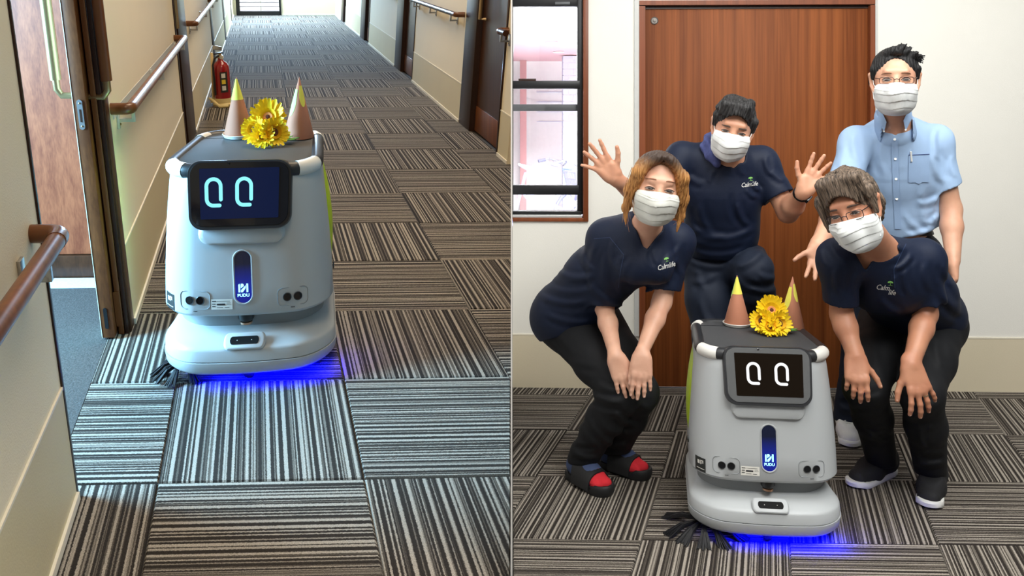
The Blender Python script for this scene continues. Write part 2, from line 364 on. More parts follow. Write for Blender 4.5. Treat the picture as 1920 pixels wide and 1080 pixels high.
bicycle(.42, 8.55, 2.5, 'bicycle outside the window, coloured pale for glare, wire basket turned to the glass', M['bike3'])
bicycle(1.0, 8.75, 1.9, 'bicycle outside the window standing in front of the blue brick column', M['bike1'])
bicycle(.30, 9.55, .3, 'bicycle outside the window, coloured pale for glare, parked behind the other ones', M['bike3'])

# ---- the divider between the two rooms
dv = MB().box(-.0024, .0006, 1.62, 15.4, 0, 4.6).box(-.0024, .0006, -1.5, 1.62, 1.76, 4.6).build('added_divider', M['divider']); tag(dv, 'thin white board added between the corridor and the room to block light', None, None, 'structure')  # upper box is an unseen addition that keeps the room's light off the corridor

dv.data.materials.append(M['dividerdark'])
for p_ in dv.data.polygons:
    if p_.normal.x < -.9: p_.material_index = 1      # corridor side coloured dark to cut bounced light
# ---- the corridor ------------------------------------------------------------
def LL(a, t, h): return LP(a, t, h, -.012)
def LR(a, t, h): return LP(a, t, h, .084)
UPL = Vector((0, -.2095, .9778))
def dvt(a, m=.004): return a/.3117+m       # t at which the divider stands
fb = MB(); q = [(-.49, .9), (.28, .9), (1.55, 5.06), (1.55, 15.4), (-.49, 15.4)]
fb.loft([[LP(a, t, -.06) for a, t in q], [LP(a, t, -.005) for a, t in q]])
floor_l = struct(fb, 'floor_corridor', M['underlay'], 'carpet tiled floor of the corridor')
t0 = 1.977; ap = -.3556+.3117*t0
P0 = LP(ap, t0-.031*ap); ea = Vector((.495, .0155, .0033)); eb = Vector((-.3117, 1, .2143))*.4555
ea = LP(ap+.495, t0-.031*ap)-P0
cl = [(.0+ea.x, eb.x, -.003-P0.x)]
# a = ap+.495*i ; clip to the walls and the end
cl += [(-.495, 0, ap+.486), (.495, 0, 1.50-ap), (0, 1, (15.32-t0)/.4555)]
tiles(floor_l, P0, ea, eb, (-4, 7), (-3, 31), cl, 1, UPL)
def wallseg(name, side, t0, t1, label, thick=.085, top=2.4, mat='wallR', dado='dadoL'):
    f = LL if side < 0 else LR; a = -.416 if side < 0 else 1.481; s = side
    A = lambda d: a - s*d                                    # d towards the corridor
    x0, x1 = sorted((A(-thick), A(0)))
    wv = struct(MB().box(x0, x1, t0, t1, -.005, top, f), name, M[mat], label)
    x0, x1 = sorted((A(0), A(.003))); MB().box(x0, x1, t0, t1, 0, .28, f).build('dado_sheet', M[dado], wv)
    x0, x1 = sorted((A(0), A(.005))); MB().box(x0, x1, t0, t1, .28, .286, f).build('dado_bead', M['bead'], wv)
    x0, x1 = sorted((A(0), A(.010))); MB().box(x0, x1, t0, t1, 0, .02, f).build('floor_bead', M['bead'], wv)
    return wv
w1 = wallseg('wall_left', -1, .95, 1.915, 'cream corridor wall nearest the viewer, ending at the open doorway')
MB().box(-.503, -.411, 1.915, 1.928, -.005, 2.4, LL).build('edge_trim', M['darker'], w1, bevel=.003)
wallseg('wall_left', -1, 2.80, 4.98, 'cream corridor wall between the open doorway and the first dark frame')
wallseg('wall_left', -1, 5.66, 8.3, 'cream corridor wall behind the fire extinguisher')
wallseg('wall_left', -1, 8.62, 11.1, 'cream corridor wall past the second dark frame')
wallseg('wall_left', -1, 11.5, 13.9, 'bluish lit corridor wall past the third dark frame')
wallseg('wall_left', -1, 14.25, 15.3, 'short corridor wall beside the end window')
wallseg('wall_right', 1, 4.79, 4.99, 'cream wall strip cut by the divider board')
wallseg('wall_right', 1, 5.94, 7.74, 'cream wall with the long handrail between two dark doors')
wallseg('wall_right', 1, 8.73, 10.75, 'cream wall beyond the second dark door')
wallseg('wall_right', 1, 11.62, 13.56, 'bluish lit wall near the corridor end')
wallseg('wall_right', 1, 14.25, 15.3, 'short wall at the very end of the corridor')
def doorway(name, side, t0, t1, tp, label, m='darker', lf='dark'):
    """leaf from t0 to tp recessed, dark post from tp to t1"""
    f = LL if side < 0 else LR; a = -.416 if side < 0 else 1.481; s = side
    def bx(d0, d1, ta, tb, h0, h1): 
        x0, x1 = sorted((a-s*d0, a-s*d1)); return MB().box(x0, x1, ta, tb, h0, h1, f)
    fr = struct(bx(-.09, .006, tp, t1, 0, 2.3), name, M[m], label, bevel=.004)
    bx(-.09, .006, t0, t0+.03, 0, 2.3).build('frame_post', M[m], fr, bevel=.003)
    bx(-.09, .006, t0, t1, 2.05, 2.3).build('frame_head', M[m], fr)
    if tp-t0 > .06:
        dp = bx(-.07, -.035, t0+.03, tp, .006, 2.05).build('door_panel', M[lf], fr)
        bx(-.035, -.031, t0+.04, tp-.005, .01, .18).build('kick_plate', M['leaf'], fr, bevel=.001)
        tm = tp-.09
        MB().tube([f(a-s*(-.03), tm, .78), f(a-s*.012, tm, .78), f(a-s*.012, tm, 1.3), f(a-s*(-.03), tm, 1.3)], .012, 8).build('door_handle', M['bronze'], fr, smooth=True)
    return fr
doorway('door_2', -1, 4.98, 5.66, 5.12, 'first dark brown door frame past the short handrail')
doorway('door_3', -1, 8.3, 8.62, 8.34, 'dark brown frame behind the fire extinguisher')
doorway('door_4', -1, 11.1, 11.5, 11.14, 'third dark brown frame on the extinguisher side of the corridor')
doorway('door_5', -1, 13.9, 14.25, 13.94, 'small dark frame beside the end window')
doorway('door_6', 1, 4.99, 5.94, 5.65, 'dark brown door closest to the divider board')
doorway('door_7', 1, 7.74, 8.73, 8.36, 'second dark brown door from the divider board')
doorway('door_8', 1, 10.75, 11.62, 11.18, 'third dark brown door from the divider board')
doorway('door_9', 1, 13.56, 14.25, 13.9, 'dark brown door nearest the corridor end')
# open sliding door in its pocket
pj = struct(MB().box(-.456, -.412, 2.74, 2.80, 0, 2.3, LL), 'door_10', M['dark'], 'open sliding door with its brown post at the doorway of the side room', bevel=.003)
MB().box(-.452, -.434, 2.725, 2.742, 0, 2.3, LL).build('frame_strip', M['elbow'], pj, bevel=.002)
MB().box(-.432, -.418, 2.728, 2.744, 0, 2.3, LL).build('frame_strip', M['darker'], pj, bevel=.002)
MB().box(-.520, -.503, 2.80, 5.22, 0, 2.3, LL).build('pocket_panel', M['walnut'], pj)
sl = MB().box(-.499, -.458, 2.69, 3.5, .006, 2.1, LL).build('door_leaf', M['leaf'], pj, bevel=.002)
MB().box(-.5005, -.4985, 2.6885, 3.4, .006, 2.1, LL).build('face_edge', M['bead'], pj)
lk = MB(); oc = [(math.cos(a)*.009, math.sin(a)*.009+(.038 if math.sin(a) > 0 else -.038)) for a in np.linspace(0, 2*math.pi, 17)[:-1]]
lk.prism(oc, lambda x, y: LL(-.479+x, 2.6895, .748+y), lambda x, y: LL(-.479+x, 2.6865, .748+y)); lk.build('lock_plate', M['steel'], pj)
MB().box(-.482, -.477, 2.6855, 2.69, .725, .765, LL).build('lock_slot', M['darker'], pj)
for hh in (.712, .784): MB().lathe([(0, 0), (.003, 0), (.0025, .0015), (0, .002)], 8, M=Matrix.Translation(LL(-.479, 2.686, hh)) @ Matrix.Rotation(math.pi/2, 4, 'X')).build('screw', M['bronze'], pj)
M['black'] = plain('black plastic', (.008, .008, .009, 1), .35)
lk = MB(); lk.prism([(x*.7, y*.35) for x, y in oc], lambda x, y: LL(-.480+x, 2.6895, .075+y*2.2), lambda x, y: LL(-.480+x, 2.687, .075+y*2.2)); lk.build('floor_slot', M['black'], pj)
MB().box(-.456, -.436, 2.722, 2.726, .03, .15, LL).build('guide_plate', M['elbow'], pj)
for aw, ab, nm in ((-.56, -.503, 'pull_handle'), (-.398, -.455, 'pull_handle')):
    tt = 2.76 if aw < -.5 else 2.735
    MB().tube([LL(ab, tt, .795), LL(aw+(.014 if aw < ab else -.014), tt, .795), LL(aw, tt, .815), LL(aw, tt, .845)], .011, 12).build(nm, M['bronze'], pj, smooth=True)
    MB().tube([LL(aw, tt, .845), LL(aw, tt, 1.38)], .0165, 16).build('pull_handle', M['bronze'] if aw < -.5 else M['elbow'], pj, smooth=True)
    MB().tube([LL(aw, tt, 1.38), LL(aw+(.014 if aw < ab else -.014), tt, 1.43), LL(ab, tt, 1.43)], .011, 12).build('pull_handle', M['bronze'], pj, smooth=True)
# side room behind the open door
sf = struct(MB().box(-2.6, -.485, 1.2, 3.19, -.05, 0, LP), 'floor_side_room', M['speckle'], 'charcoal speckled carpet of the side room')
MB().box(-2.6, -.485, 3.10, 3.19, 0, .002, LP).build('floor_border', M['litfloor'], sf)  # lit strip of floor, its light put into the colour
MB().box(-.60, -.486, 1.2, 1.96, 0, .002, LP).build('floor_border', M['litfloor'], sf)
ws = struct(MB().box(-2.6, -.521, 3.21, 3.26, .092, 2.4, LP), 'wall_side_room', M['walnut'], 'walnut panelled wall of the side room seen through the doorway')
MB().box(-2.6, -.521, 3.195, 3.26, 0, .088, LP).build('baseboard', M['dark'], ws, bevel=.002)
# handrails
def handrail(side, t0, t1, h, label, near_elbow=True, far_elbow=True, brackets=(), off=.062, r=.0185, m='railwood', pad=False, straight=False):
    f = LL if side < 0 else LR; a = -.416 if side < 0 else 1.481; s = side
    base = f(a, (t0+t1)/2, h); root = empty('handrail', base); tag(root, label, 'handrail', 'corridor handrails')
    A = lambda d: a-s*d
    MB().tube([f(A(off), t0+.03, h), f(A(off), t1-.03, h)], r, 18).build('rail', M[m], root, smooth=True, off=base)
    for e, (tt, dr_) in enumerate(((t0, 1), (t1, -1))):
        if (e == 0 and not near_elbow) or (e == 1 and not far_elbow): continue
        pts = [f(A(0), tt+dr_*.0, h), f(A(off*.55), tt, h)]+[f(A(off-.022*(1-math.sin(q))), tt+dr_*.024*(1-math.cos(q)), h) for q in np.linspace(.2, math.pi/2, 5)]+[f(A(off), tt+dr_*.045, h)]
        MB().tube(pts, r*1.06, 18).build('elbow', M['elbow'], root, smooth=True, off=base)
    for tb in brackets:
        b = MB(); b.box(*sorted((A(0), A(.008))), tb-.014, tb+.014, h-.085, h-.015, f)
        b.box(*sorted((A(.004), A(off-.004))), tb-.008, tb+.008, h-.062, h-.05, f)
        b.box(*sorted((A(off-.012), A(off))), tb-.008, tb+.008, h-.062, h-r+.004, f)
        bk = b.build('bracket', M['steel' if not pad else 'greypad'], root, off=base, bevel=.0015)
        MB().lathe([(0, 0), (.005, 0), (.004, .003), (0, .004)], 8, M=Matrix.Translation(f(A(.008), tb, h-.07)) @ Matrix.Rotation(s*-math.pi/2, 4, 'Y')).build('screw', M['bronze'], bk, off=base)
    if pad:
        b = MB(); b.box(*sorted((A(0), A(.0025))), t0+.02, t1-.02, h-.04, h-.012, f); b.build('wall_pad', M['greypad'], root, off=base)
handrail(-1, .95, 1.86, .668, 'brown handrail on the wall closest to the viewer, ending in an elbow', near_elbow=False, brackets=(1.30, 1.76), pad=False)
handrail(-1, 2.84, 4.90, .735, 'brown handrail running from the open door to the first dark frame', brackets=(2.93, 3.8, 4.85), pad=True)
handrail(-1, 5.75, 8.2, .74, 'handrail on the wall above the fire extinguisher', brackets=(5.9, 7.0, 8.05))
handrail(-1, 8.75, 11.0, .74, 'short looking handrail past the second dark frame', brackets=(8.9, 10.8))
handrail(1, 6.0, 7.7, .775, 'long grey brown handrail between the two dark doors', brackets=(6.18, 6.9, 7.6), m='dark')
handrail(1, 4.80, 4.97, .765, 'stub of handrail cut off by the divider board', near_elbow=False, brackets=(4.93,), m='dark')
handrail(1, 8.8, 10.7, .775, 'handrail on the wall beyond the second dark door', brackets=(8.95, 10.5), m='dark')
# end of the corridor
we = MB(); we.box(-.52, -.36, 15.3, 15.4, -.01, 2.6, LP); we.box(.475, 1.7, 15.3, 15.4, -.01, 2.6, LP); we.box(-.36, .475, 15.3, 15.4, 2.1, 2.6, LP)
we = struct(we, 'wall_end', M['wallR'], 'cream end wall of the corridor beside the tall window')
MB().box(.475, 1.48, 15.292, 15.3, 0, .02, LP).build('floor_bead', M['bead'], we)
wf = MB()
for x0, x1, h0, h1 in ((-.36, -.29, 0, 2.1), (.44, .475, 0, 2.1), (-.36, .475, 0, .075), (-.36, .475, 2.03, 2.1)): wf.box(x0, x1, 15.28, 15.36, h0, h1, LP)
wf = struct(wf, 'window_2', M['aluminium'], 'tall black framed window at the end of the corridor')
MB().box(-.29, .44, 15.32, 15.325, .075, 2.03, LP).build('pane', M['glass'], wf)
MB().box(.09, .11, 15.33, 15.35, .075, 2.03, LP).build('mullion', M['trimgrey'], wf)
fe = empty('louvre_fence', LP(.1, 16.2, 0)); tag(fe, 'white slatted fence outside the end window', 'fence'); fo = Vector(fe.location)
for k in range(16):
    MB().box(-1.2, 1.4, 16.2, 16.225, .02+k*.085, .085+k*.085, LP).build('slat', M['outwall'], fe, off=fo)
MB().box(-1.2, 1.4, 16.24, 16.28, -.02, 1.5, LP).build('back_board', M['bluebrick'], fe, off=fo)
gl = MB().box(-1.4, 1.6, 15.4, 16.6, -.1, -.02, LP).build('ground_balcony', M['asphalt']); tag(gl, 'pale paving outside the end window', None, None, 'structure')
# fire extinguisher on its stand
M['red'] = plain('red lacquer', srgb(150, 12, 20), .22, noise=.03, coat=.5); M['cream'] = plain('cream plastic stand', srgb(232, 210, 150), .45)
M['paper'] = plain('white label paper', srgb(226, 224, 216), .6); M['labelblack'] = plain('dark label', srgb(34, 36, 34), .5); M['yellow'] = plain('yellow print', srgb(232, 206, 60), .5)
EX = Matrix.Translation(LP(-.262, 6.66, 0)) @ Matrix.Rotation(math.atan2(.2095, .9778), 4, 'X') @ Matrix.Rotation(-.30, 4, 'Z')
ex = empty('fire_extinguisher', mat=EX @ Matrix.Translation((0, 0, .03))); tag(ex, 'red fire extinguisher standing on a cream floor stand by the corridor wall', 'fire extinguisher')
MB().lathe([(0, 0), (.058, 0), (.064, .006), (.065, .25), (.062, .285), (.048, .312), (.026, .328), (.02, .338), (.02, .352), (0, .352)], 28).build('cylinder', M['red'], ex, smooth=True)
MB().lathe([(0, 0), (.022, 0), (.022, .02), (.012, .024), (.012, .035), (0, .035)], 14, c=(0, 0, .352)).build('valve', M['bronze'], ex, smooth=True)
MB().box(-.008, .008, -.075, .03, .385, .397).build('lever', M['black'], ex, bevel=.003); MB().box(-.008, .008, -.07, .02, .405, .44).map(lambda x, y, z: (x, y, z if y > -.05 else z+.02)).build('lever', M['steel'], ex, bevel=.003)
MB().tube([(0, -.02, .37), (0, -.07, .355), (-.01, -.085, .30), (-.012, -.078, .16), (-.012, -.076, .06)], .008, 8).build('hose', M['black'], ex, smooth=True)
MB().lathe([(0, 0), (.018, 0), (.018, .006), (0, .008)], 12, M=Matrix.Translation((.03, -.02, .36)) @ Matrix.Rotation(math.pi/2, 4, 'X')).build('pressure_gauge', M['paper'], ex)
def wrap(r, a0, a1, z0, z1, n=8): 
    V = []; 
    for i in range(n+1):
        a = a0+(a1-a0)*i/n
        for z in (z0, z1): V.append((r*math.sin(a), -r*math.cos(a), z))
    return V, [(2*i, 2*i+2, 2*i+3, 2*i+1) for i in range(n)]
lab = MB().add(*wrap(.0658, .45, 1.35, .08, .245)).build('label', M['labelblack'], ex)
for zc, mm in ((.215, 'paper'), (.165, 'yellow'), (.115, 'paper')):
    v, f_ = wrap(.0662, .62, 1.08, zc-.018, zc+.018, 6); MB().add(v, f_).build('symbol', M[mm], lab)
MB().add(*wrap(.0658, -.95, -.4, .14, .24)).build('label', M['paper'], ex)
st = empty('extinguisher_stand', mat=EX); tag(st, 'cream floor stand holding the red fire extinguisher', 'stand')
MB().lathe([(0, 0), (.080, 0), (.082, .012), (.074, .022), (.0, .026)], 24).build('base', M['cream'], st, smooth=True)
MB().lathe([(.068, .02), (.074, .02), (.074, .06), (.068, .06), (.068, .02)], 24).build('ring', M['cream'], st, smooth=True)
MB().loft([[(-.085, -.06, .02), (-.072, -.06, .02), (-.072, .03, .02), (-.085, .03, .02)], [(-.085, -.03, .06), (-.072, -.03, .06), (-.072, .03, .06), (-.085, .03, .06)], [(-.092, 0, .42), (-.078, 0, .42), (-.078, .02, .42), (-.092, .02, .42)]]).build('back_plate', M['cream'], st, bevel=.004)
MB().tube([(-.09, -.05, .055), (-.02, -.10, .05), (.06, -.13, .012), (.12, -.10, .012)], .011, 8).build('arm', M['cream'], st, smooth=True)

# everything of the corridor ends at the divider
bpy.context.view_layer.update()
def trim_at_divider():
    for o in list(COL.objects):
        if o.type != 'MESH' or o.name.startswith(('added_divider', 'carpet_tile', 'floor')): continue
        xs = [(o.matrix_world @ Vector(c)) for c in o.bound_box]
        if min(v.x for v in xs) < -.02 and max(v.x for v in xs) > -.004 and min(v.y for v in xs) < 15.4:
            bm = bmesh.new(); bm.from_mesh(o.data); inv = o.matrix_world.inverted()
            r = bmesh.ops.bisect_plane(bm, geom=bm.verts[:]+bm.edges[:]+bm.faces[:], plane_co=inv @ Vector((-.004, 0, 0)), plane_no=inv.to_3x3() @ Vector((1, 0, 0)), clear_outer=True)
            es = [e for e in r['geom_cut'] if isinstance(e, bmesh.types.BMEdge)]
            if es: bmesh.ops.holes_fill(bm, edges=es)
            bm.to_mesh(o.data); bm.free()
trim_at_divider()
# ============================================================ ROBOTS
M['shell'] = plain('pale grey shell', srgb(184, 188, 190), .42, noise=.02, scale=6, bump=.04, bscale=900)
M['shelldark'] = plain('grey shell recess', srgb(140, 144, 146), .5, noise=.02)
M['lime'] = plain('lime plastic', srgb(196, 226, 20), .4, noise=.03)
M['lid'] = plain('charcoal lid', srgb(62, 63, 65), .6, noise=.05, bump=.1, bscale=700)
M['rail'] = plain('charcoal rail', srgb(40, 41, 44), .4, noise=.05)
M['band'] = plain('white rail band', srgb(228, 226, 220), .45)
M['bezelblack'] = plain('gloss black bezel', (.006, .006, .008, 1), .12, coat=.3)
M['bezelglare'] = plain('black bezel with painted reflection', (.36, .37, .375, 1), .25, metal=.8, noise=.03)  # grey stands in for bright reflections on a black bezel
M['screenblue'] = plain('lit navy screen', (.004, .006, .02, 1), .2, emit=(.003, .006, .026, 1), estr=1.0, spec=.2)
M['screenblack'] = plain('lit black screen', (.004, .003, .002, 1), .3, emit=(.011, .006, .003, 1), estr=.6, spec=.1)
M['eyecyan'] = plain('cyan eye light', (.1, .1, .1, 1), .5, emit=(.22, .80, .90, 1), estr=1.15)
M['eyewhite'] = plain('white eye light', (.1, .1, .1, 1), .5, emit=(.95, .95, .97, 1), estr=1.0)
M['logo'] = plain('blue white logo light', (.1, .1, .1, 1), .5, emit=(.30, .80, 1, 1), estr=2.2)
M['lens'] = plain('black lens', (.005, .005, .006, 1), .15, coat=.5)
M['matblack'] = plain('matt black', (.006, .006, .006, 1), .6, spec=.1); M['copper'] = plain('copper ring', (.55, .33, .22, 1), .3, metal=.9)
M['bristle'] = plain('black bristle', (.006, .006, .008, 1), .55)
M['bluelamp'] = plain('blue lamp strip', (.02, .02, .1, 1), .5, emit=(.0, .0, 1, 1), estr=2)
M['kraft'] = plain('brown kraft paper', srgb(190, 126, 98), .75, noise=.05, scale=20)
M['ypaper'] = plain('yellow paper', srgb(240, 232, 96), .75); M['gpaper'] = plain('pale green paper', srgb(190, 236, 130), .75)
M['petal'] = plain('yellow petal', srgb(254, 212, 22), .6, noise=.12, scale=60); M['petal2'] = plain('orange petal', srgb(250, 186, 24), .6, noise=.12, scale=60)
M['disc'] = plain('brown flower disc', srgb(88, 40, 20), .8, noise=.3, scale=300); M['discrim'] = plain('peach disc rim', srgb(226, 150, 90), .8, noise=.2, scale=300)
M['leafgreen'] = plain('green leaf', srgb(92, 150, 60), .55, noise=.2, scale=40)
def pillmat():
    m, N, L, P = new_mat('pill light panel'); tc = N.new('ShaderNodeTexCoord'); sp = N.new('ShaderNodeSeparateXYZ'); L.new(tc.outputs['Generated'], sp.inputs[0])
    r = N.new('ShaderNodeValToRGB'); e = r.color_ramp.elements; e[0].position = 0; e[0].color = (.004, .010, .30, 1); e[1].position = .75; e[1].color = (.004, .006, .02, 1)
    x = e.new(.25); x.color = (.005, .02, .42, 1)
    L.new(sp.outputs['Z'], r.inputs['Fac']); L.new(r.outputs['Color'], P.inputs['Emission Color']); P.inputs['Emission Strength'].default_value = .8
    P.inputs['Base Color'].default_value = (.006, .008, .02, 1); P.inputs['Roughness'].default_value = .2
    return m
M['pill'] = pillmat()
def labelmat(name, bg_, fg, scale):
    m, N, L, P = new_mat(name); tc = N.new('ShaderNodeTexCoord'); mp = N.new('ShaderNodeMapping'); mp.inputs['Scale'].default_value = scale
    L.new(tc.outputs['Generated'], mp.inputs['Vector']); br = N.new('ShaderNodeTexBrick'); br.inputs['Scale'].default_value = 1; br.inputs['Mortar Size'].default_value = .18
    br.inputs['Color1'].default_value = fg; br.inputs['Color2'].default_value = bg_; br.inputs['Mortar'].default_value = bg_; br.inputs['Bias'].default_value = -.2
    cmb = N.new('ShaderNodeCombineXYZ'); sp = N.new('ShaderNodeSeparateXYZ'); L.new(mp.outputs['Vector'], sp.inputs[0]); L.new(sp.outputs['X'], cmb.inputs['X']); L.new(sp.outputs['Z'], cmb.inputs['Y'])
    L.new(cmb.outputs[0], br.inputs['Vector']); L.new(br.outputs['Color'], P.inputs['Base Color']); P.inputs['Roughness'].default_value = .5
    return m
M['typeplate'] = labelmat('small print label', srgb(226, 228, 228), srgb(150, 152, 154), (2, 1, 3.2))
def txt_mesh(s, size, shear=0, offset=0, ext=0, res=3):
    cu = bpy.data.curves.new('txt', 'FONT'); cu.body = s; cu.size = size; cu.shear = shear; cu.offset = offset; cu.align_x = 'CENTER'; cu.align_y = 'CENTER'; cu.resolution_u = res; cu.extrude = ext
    o = bpy.data.objects.new('txt', cu); COL.objects.link(o); dg = bpy.context.evaluated_depsgraph_get(); dg.update()
    me = o.evaluated_get(dg).to_mesh(); V = [tuple(v.co) for v in me.vertices]; Fc = [tuple(p.vertices) for p in me.polygons]
    o.evaluated_get(dg).to_mesh_clear(); bpy.data.objects.remove(o); bpy.data.curves.remove(cu)
    return V, Fc
def rr(w, yf, yb, rf, rb, z, bulge=0, n=10, x0=0, ym=.1, z_tilt=0):
    """rounded rectangle ring: half width w, front yf, back yb"""
    P = []; yb -= .04
    for cx_, cy_, r, a0 in ((w-rf, yf+rf, rf, -90), (w-rb, yb-rb, rb, 0), (-w+rb, yb-rb, rb, 90), (-w+rf, yf+rf, rf, 180)):
        for k in range(n+1):
            a = math.radians(a0+90*k/n); P.append([cx_+r*math.cos(a), cy_+r*math.sin(a)])
    # subdivide the straight front run so that it can bulge
    m = 8; fr = [[P[-1][0]+(P[0][0]-P[-1][0])*k/m, P[-1][1]] for k in range(1, m)]
    P = P+fr
    out = []
    P = [[x*(1-.13*max(0, min(1, (y+.14)/.40))), y] for x, y in P]
    for x, y in P:
        f = max(0, min(1, (ym-y)/(ym-yf))); out.append((x+x0, y-bulge*(1-(x/w)**2)*f, z))
    return out
def path_rr(w, yf, yb, r, z, n=10, bulge=0):
    return [Vector(p) for p in rr(w, yf, yb, r, r, z, bulge, n)]
def stadium_stroke(wd, ht, th):
    r = wd/2; c = [(r-th*.35, -ht/2)]; c += [(-r+r*.9+r*.9*math.cos(a), -ht/2+r*.9+r*.9*math.sin(a)) for a in np.linspace(-math.pi/2, -math.pi, 8)]
    c += [(r*math.cos(a), ht/2-r+r*math.sin(a)) for a in np.linspace(math.pi, 0, 14)]+[(r, -ht/2+th*1.55)]
    L_, R_ = [], []
    for i, p in enumerate(c):
        a, b = c[max(i-1, 0)], c[min(i+1, len(c)-1)]; dx, dy = b[0]-a[0], b[1]-a[1]; l = math.hypot(dx, dy); nx, ny = -dy/l*th/2, dx/l*th/2
        L_.append((p[0]+nx, p[1]+ny)); R_.append((p[0]-nx, p[1]-ny))
    def capp(p, q, sgn):
        ang = math.atan2(p[1]-q[1], p[0]-q[0]); mx, my = (p[0]+q[0])/2, (p[1]+q[1])/2
        return [(mx+th/2*math.cos(ang+sgn*math.pi*k/6), my+th/2*math.sin(ang+sgn*math.pi*k/6)) for k in range(1, 6)]
    V = L_+R_; n = len(L_); Fc = [(i, i+n, i+n+1, i+1) for i in range(n-1)]
    c0 = capp(R_[0], L_[0], -1) if False else capp(L_[0], R_[0], 1); c1 = capp(L_[-1], R_[-1], -1)
    b = len(V); V += c0; Fc.append(tuple([0]+list(range(b, b+5))+[n]))
    b = len(V); V += c1; Fc.append(tuple([n-1]+list(range(b, b+5))+[2*n-1]))
    return V, Fc
# body profile (z, half width, front y, back y)
PROF = [(.206, .236, -.250, .268), (.212, .249, -.264, .276), (.222, .255, -.270, .280), (.30, .253, -.262, .280), (.40, .247, -.252, .278), (.50, .239, -.242, .272), (.575, .231, -.233, .266), (.612, .226, -.228, .262), (.620, .220, -.222, .258)]
def body_at(z):
    for p, q in zip(PROF, PROF[1:]):
        if p[0] <= z <= q[0]:
            s = (z-p[0])/(q[0]-p[0]); return [p[i]+(q[i]-p[i])*s for i in range(4)]
    return PROF[-1]
BUL = .026; RF = .11; RB = .12
def front_pt(x, z, d=0.0):
    """a point on the front of the body shell (rounded corners included), d metres proud"""
    _, wd, yf, yb = body_at(z); ax = abs(x)
    y = yf if ax <= wd-RF else yf+RF-math.sqrt(max(0, RF*RF-(ax-(wd-RF))**2))
    y -= BUL*(1-(x/wd)**2)*max(0, min(1, (.1-y)/(.1-yf)))
    return (x, y-d, z)
def disc_on(x, z, r, d, n=18, sx=1, sz=1, pill=0):
    V = [(x+sx*r*math.cos(a), z+sz*r*math.sin(a)+(pill if math.sin(a) > 0 else -pill)) for a in np.linspace(0, 2*math.pi, n+1)[:-1]]
    return V
def decal(poly, d0, d1=None, fp=front_pt):
    b = MB()
    if d1 is None: b.add([fp(x, z, d0) for x, z in poly], [tuple(range(len(poly)))])
    else: b.prism(poly, lambda x, z: fp(x, z, d0), lambda x, z: fp(x, z, d1))
    return b
def rrect(cx_, cz, w_, h_, r, n=5):
    P = []
    for sx, sz, a0 in ((1, 1, 0), (-1, 1, 90), (-1, -1, 180), (1, -1, 270)):
        for k in range(n+1):
            a = math.radians(a0+90*k/n); P.append((cx_+sx*(w_-r)+r*math.cos(a), cz+sz*(h_-r)+r*math.sin(a)))
    return P
def grid_decal(x0, x1, z0, z1, d, n=4, fp=front_pt):
    V = [fp(x0+(x1-x0)*i/n, z, d) for z in (z0, z1) for i in range(n+1)]
    return MB().add(V, [(i, i+1, i+n+2, i+n+1) for i in range(n)])
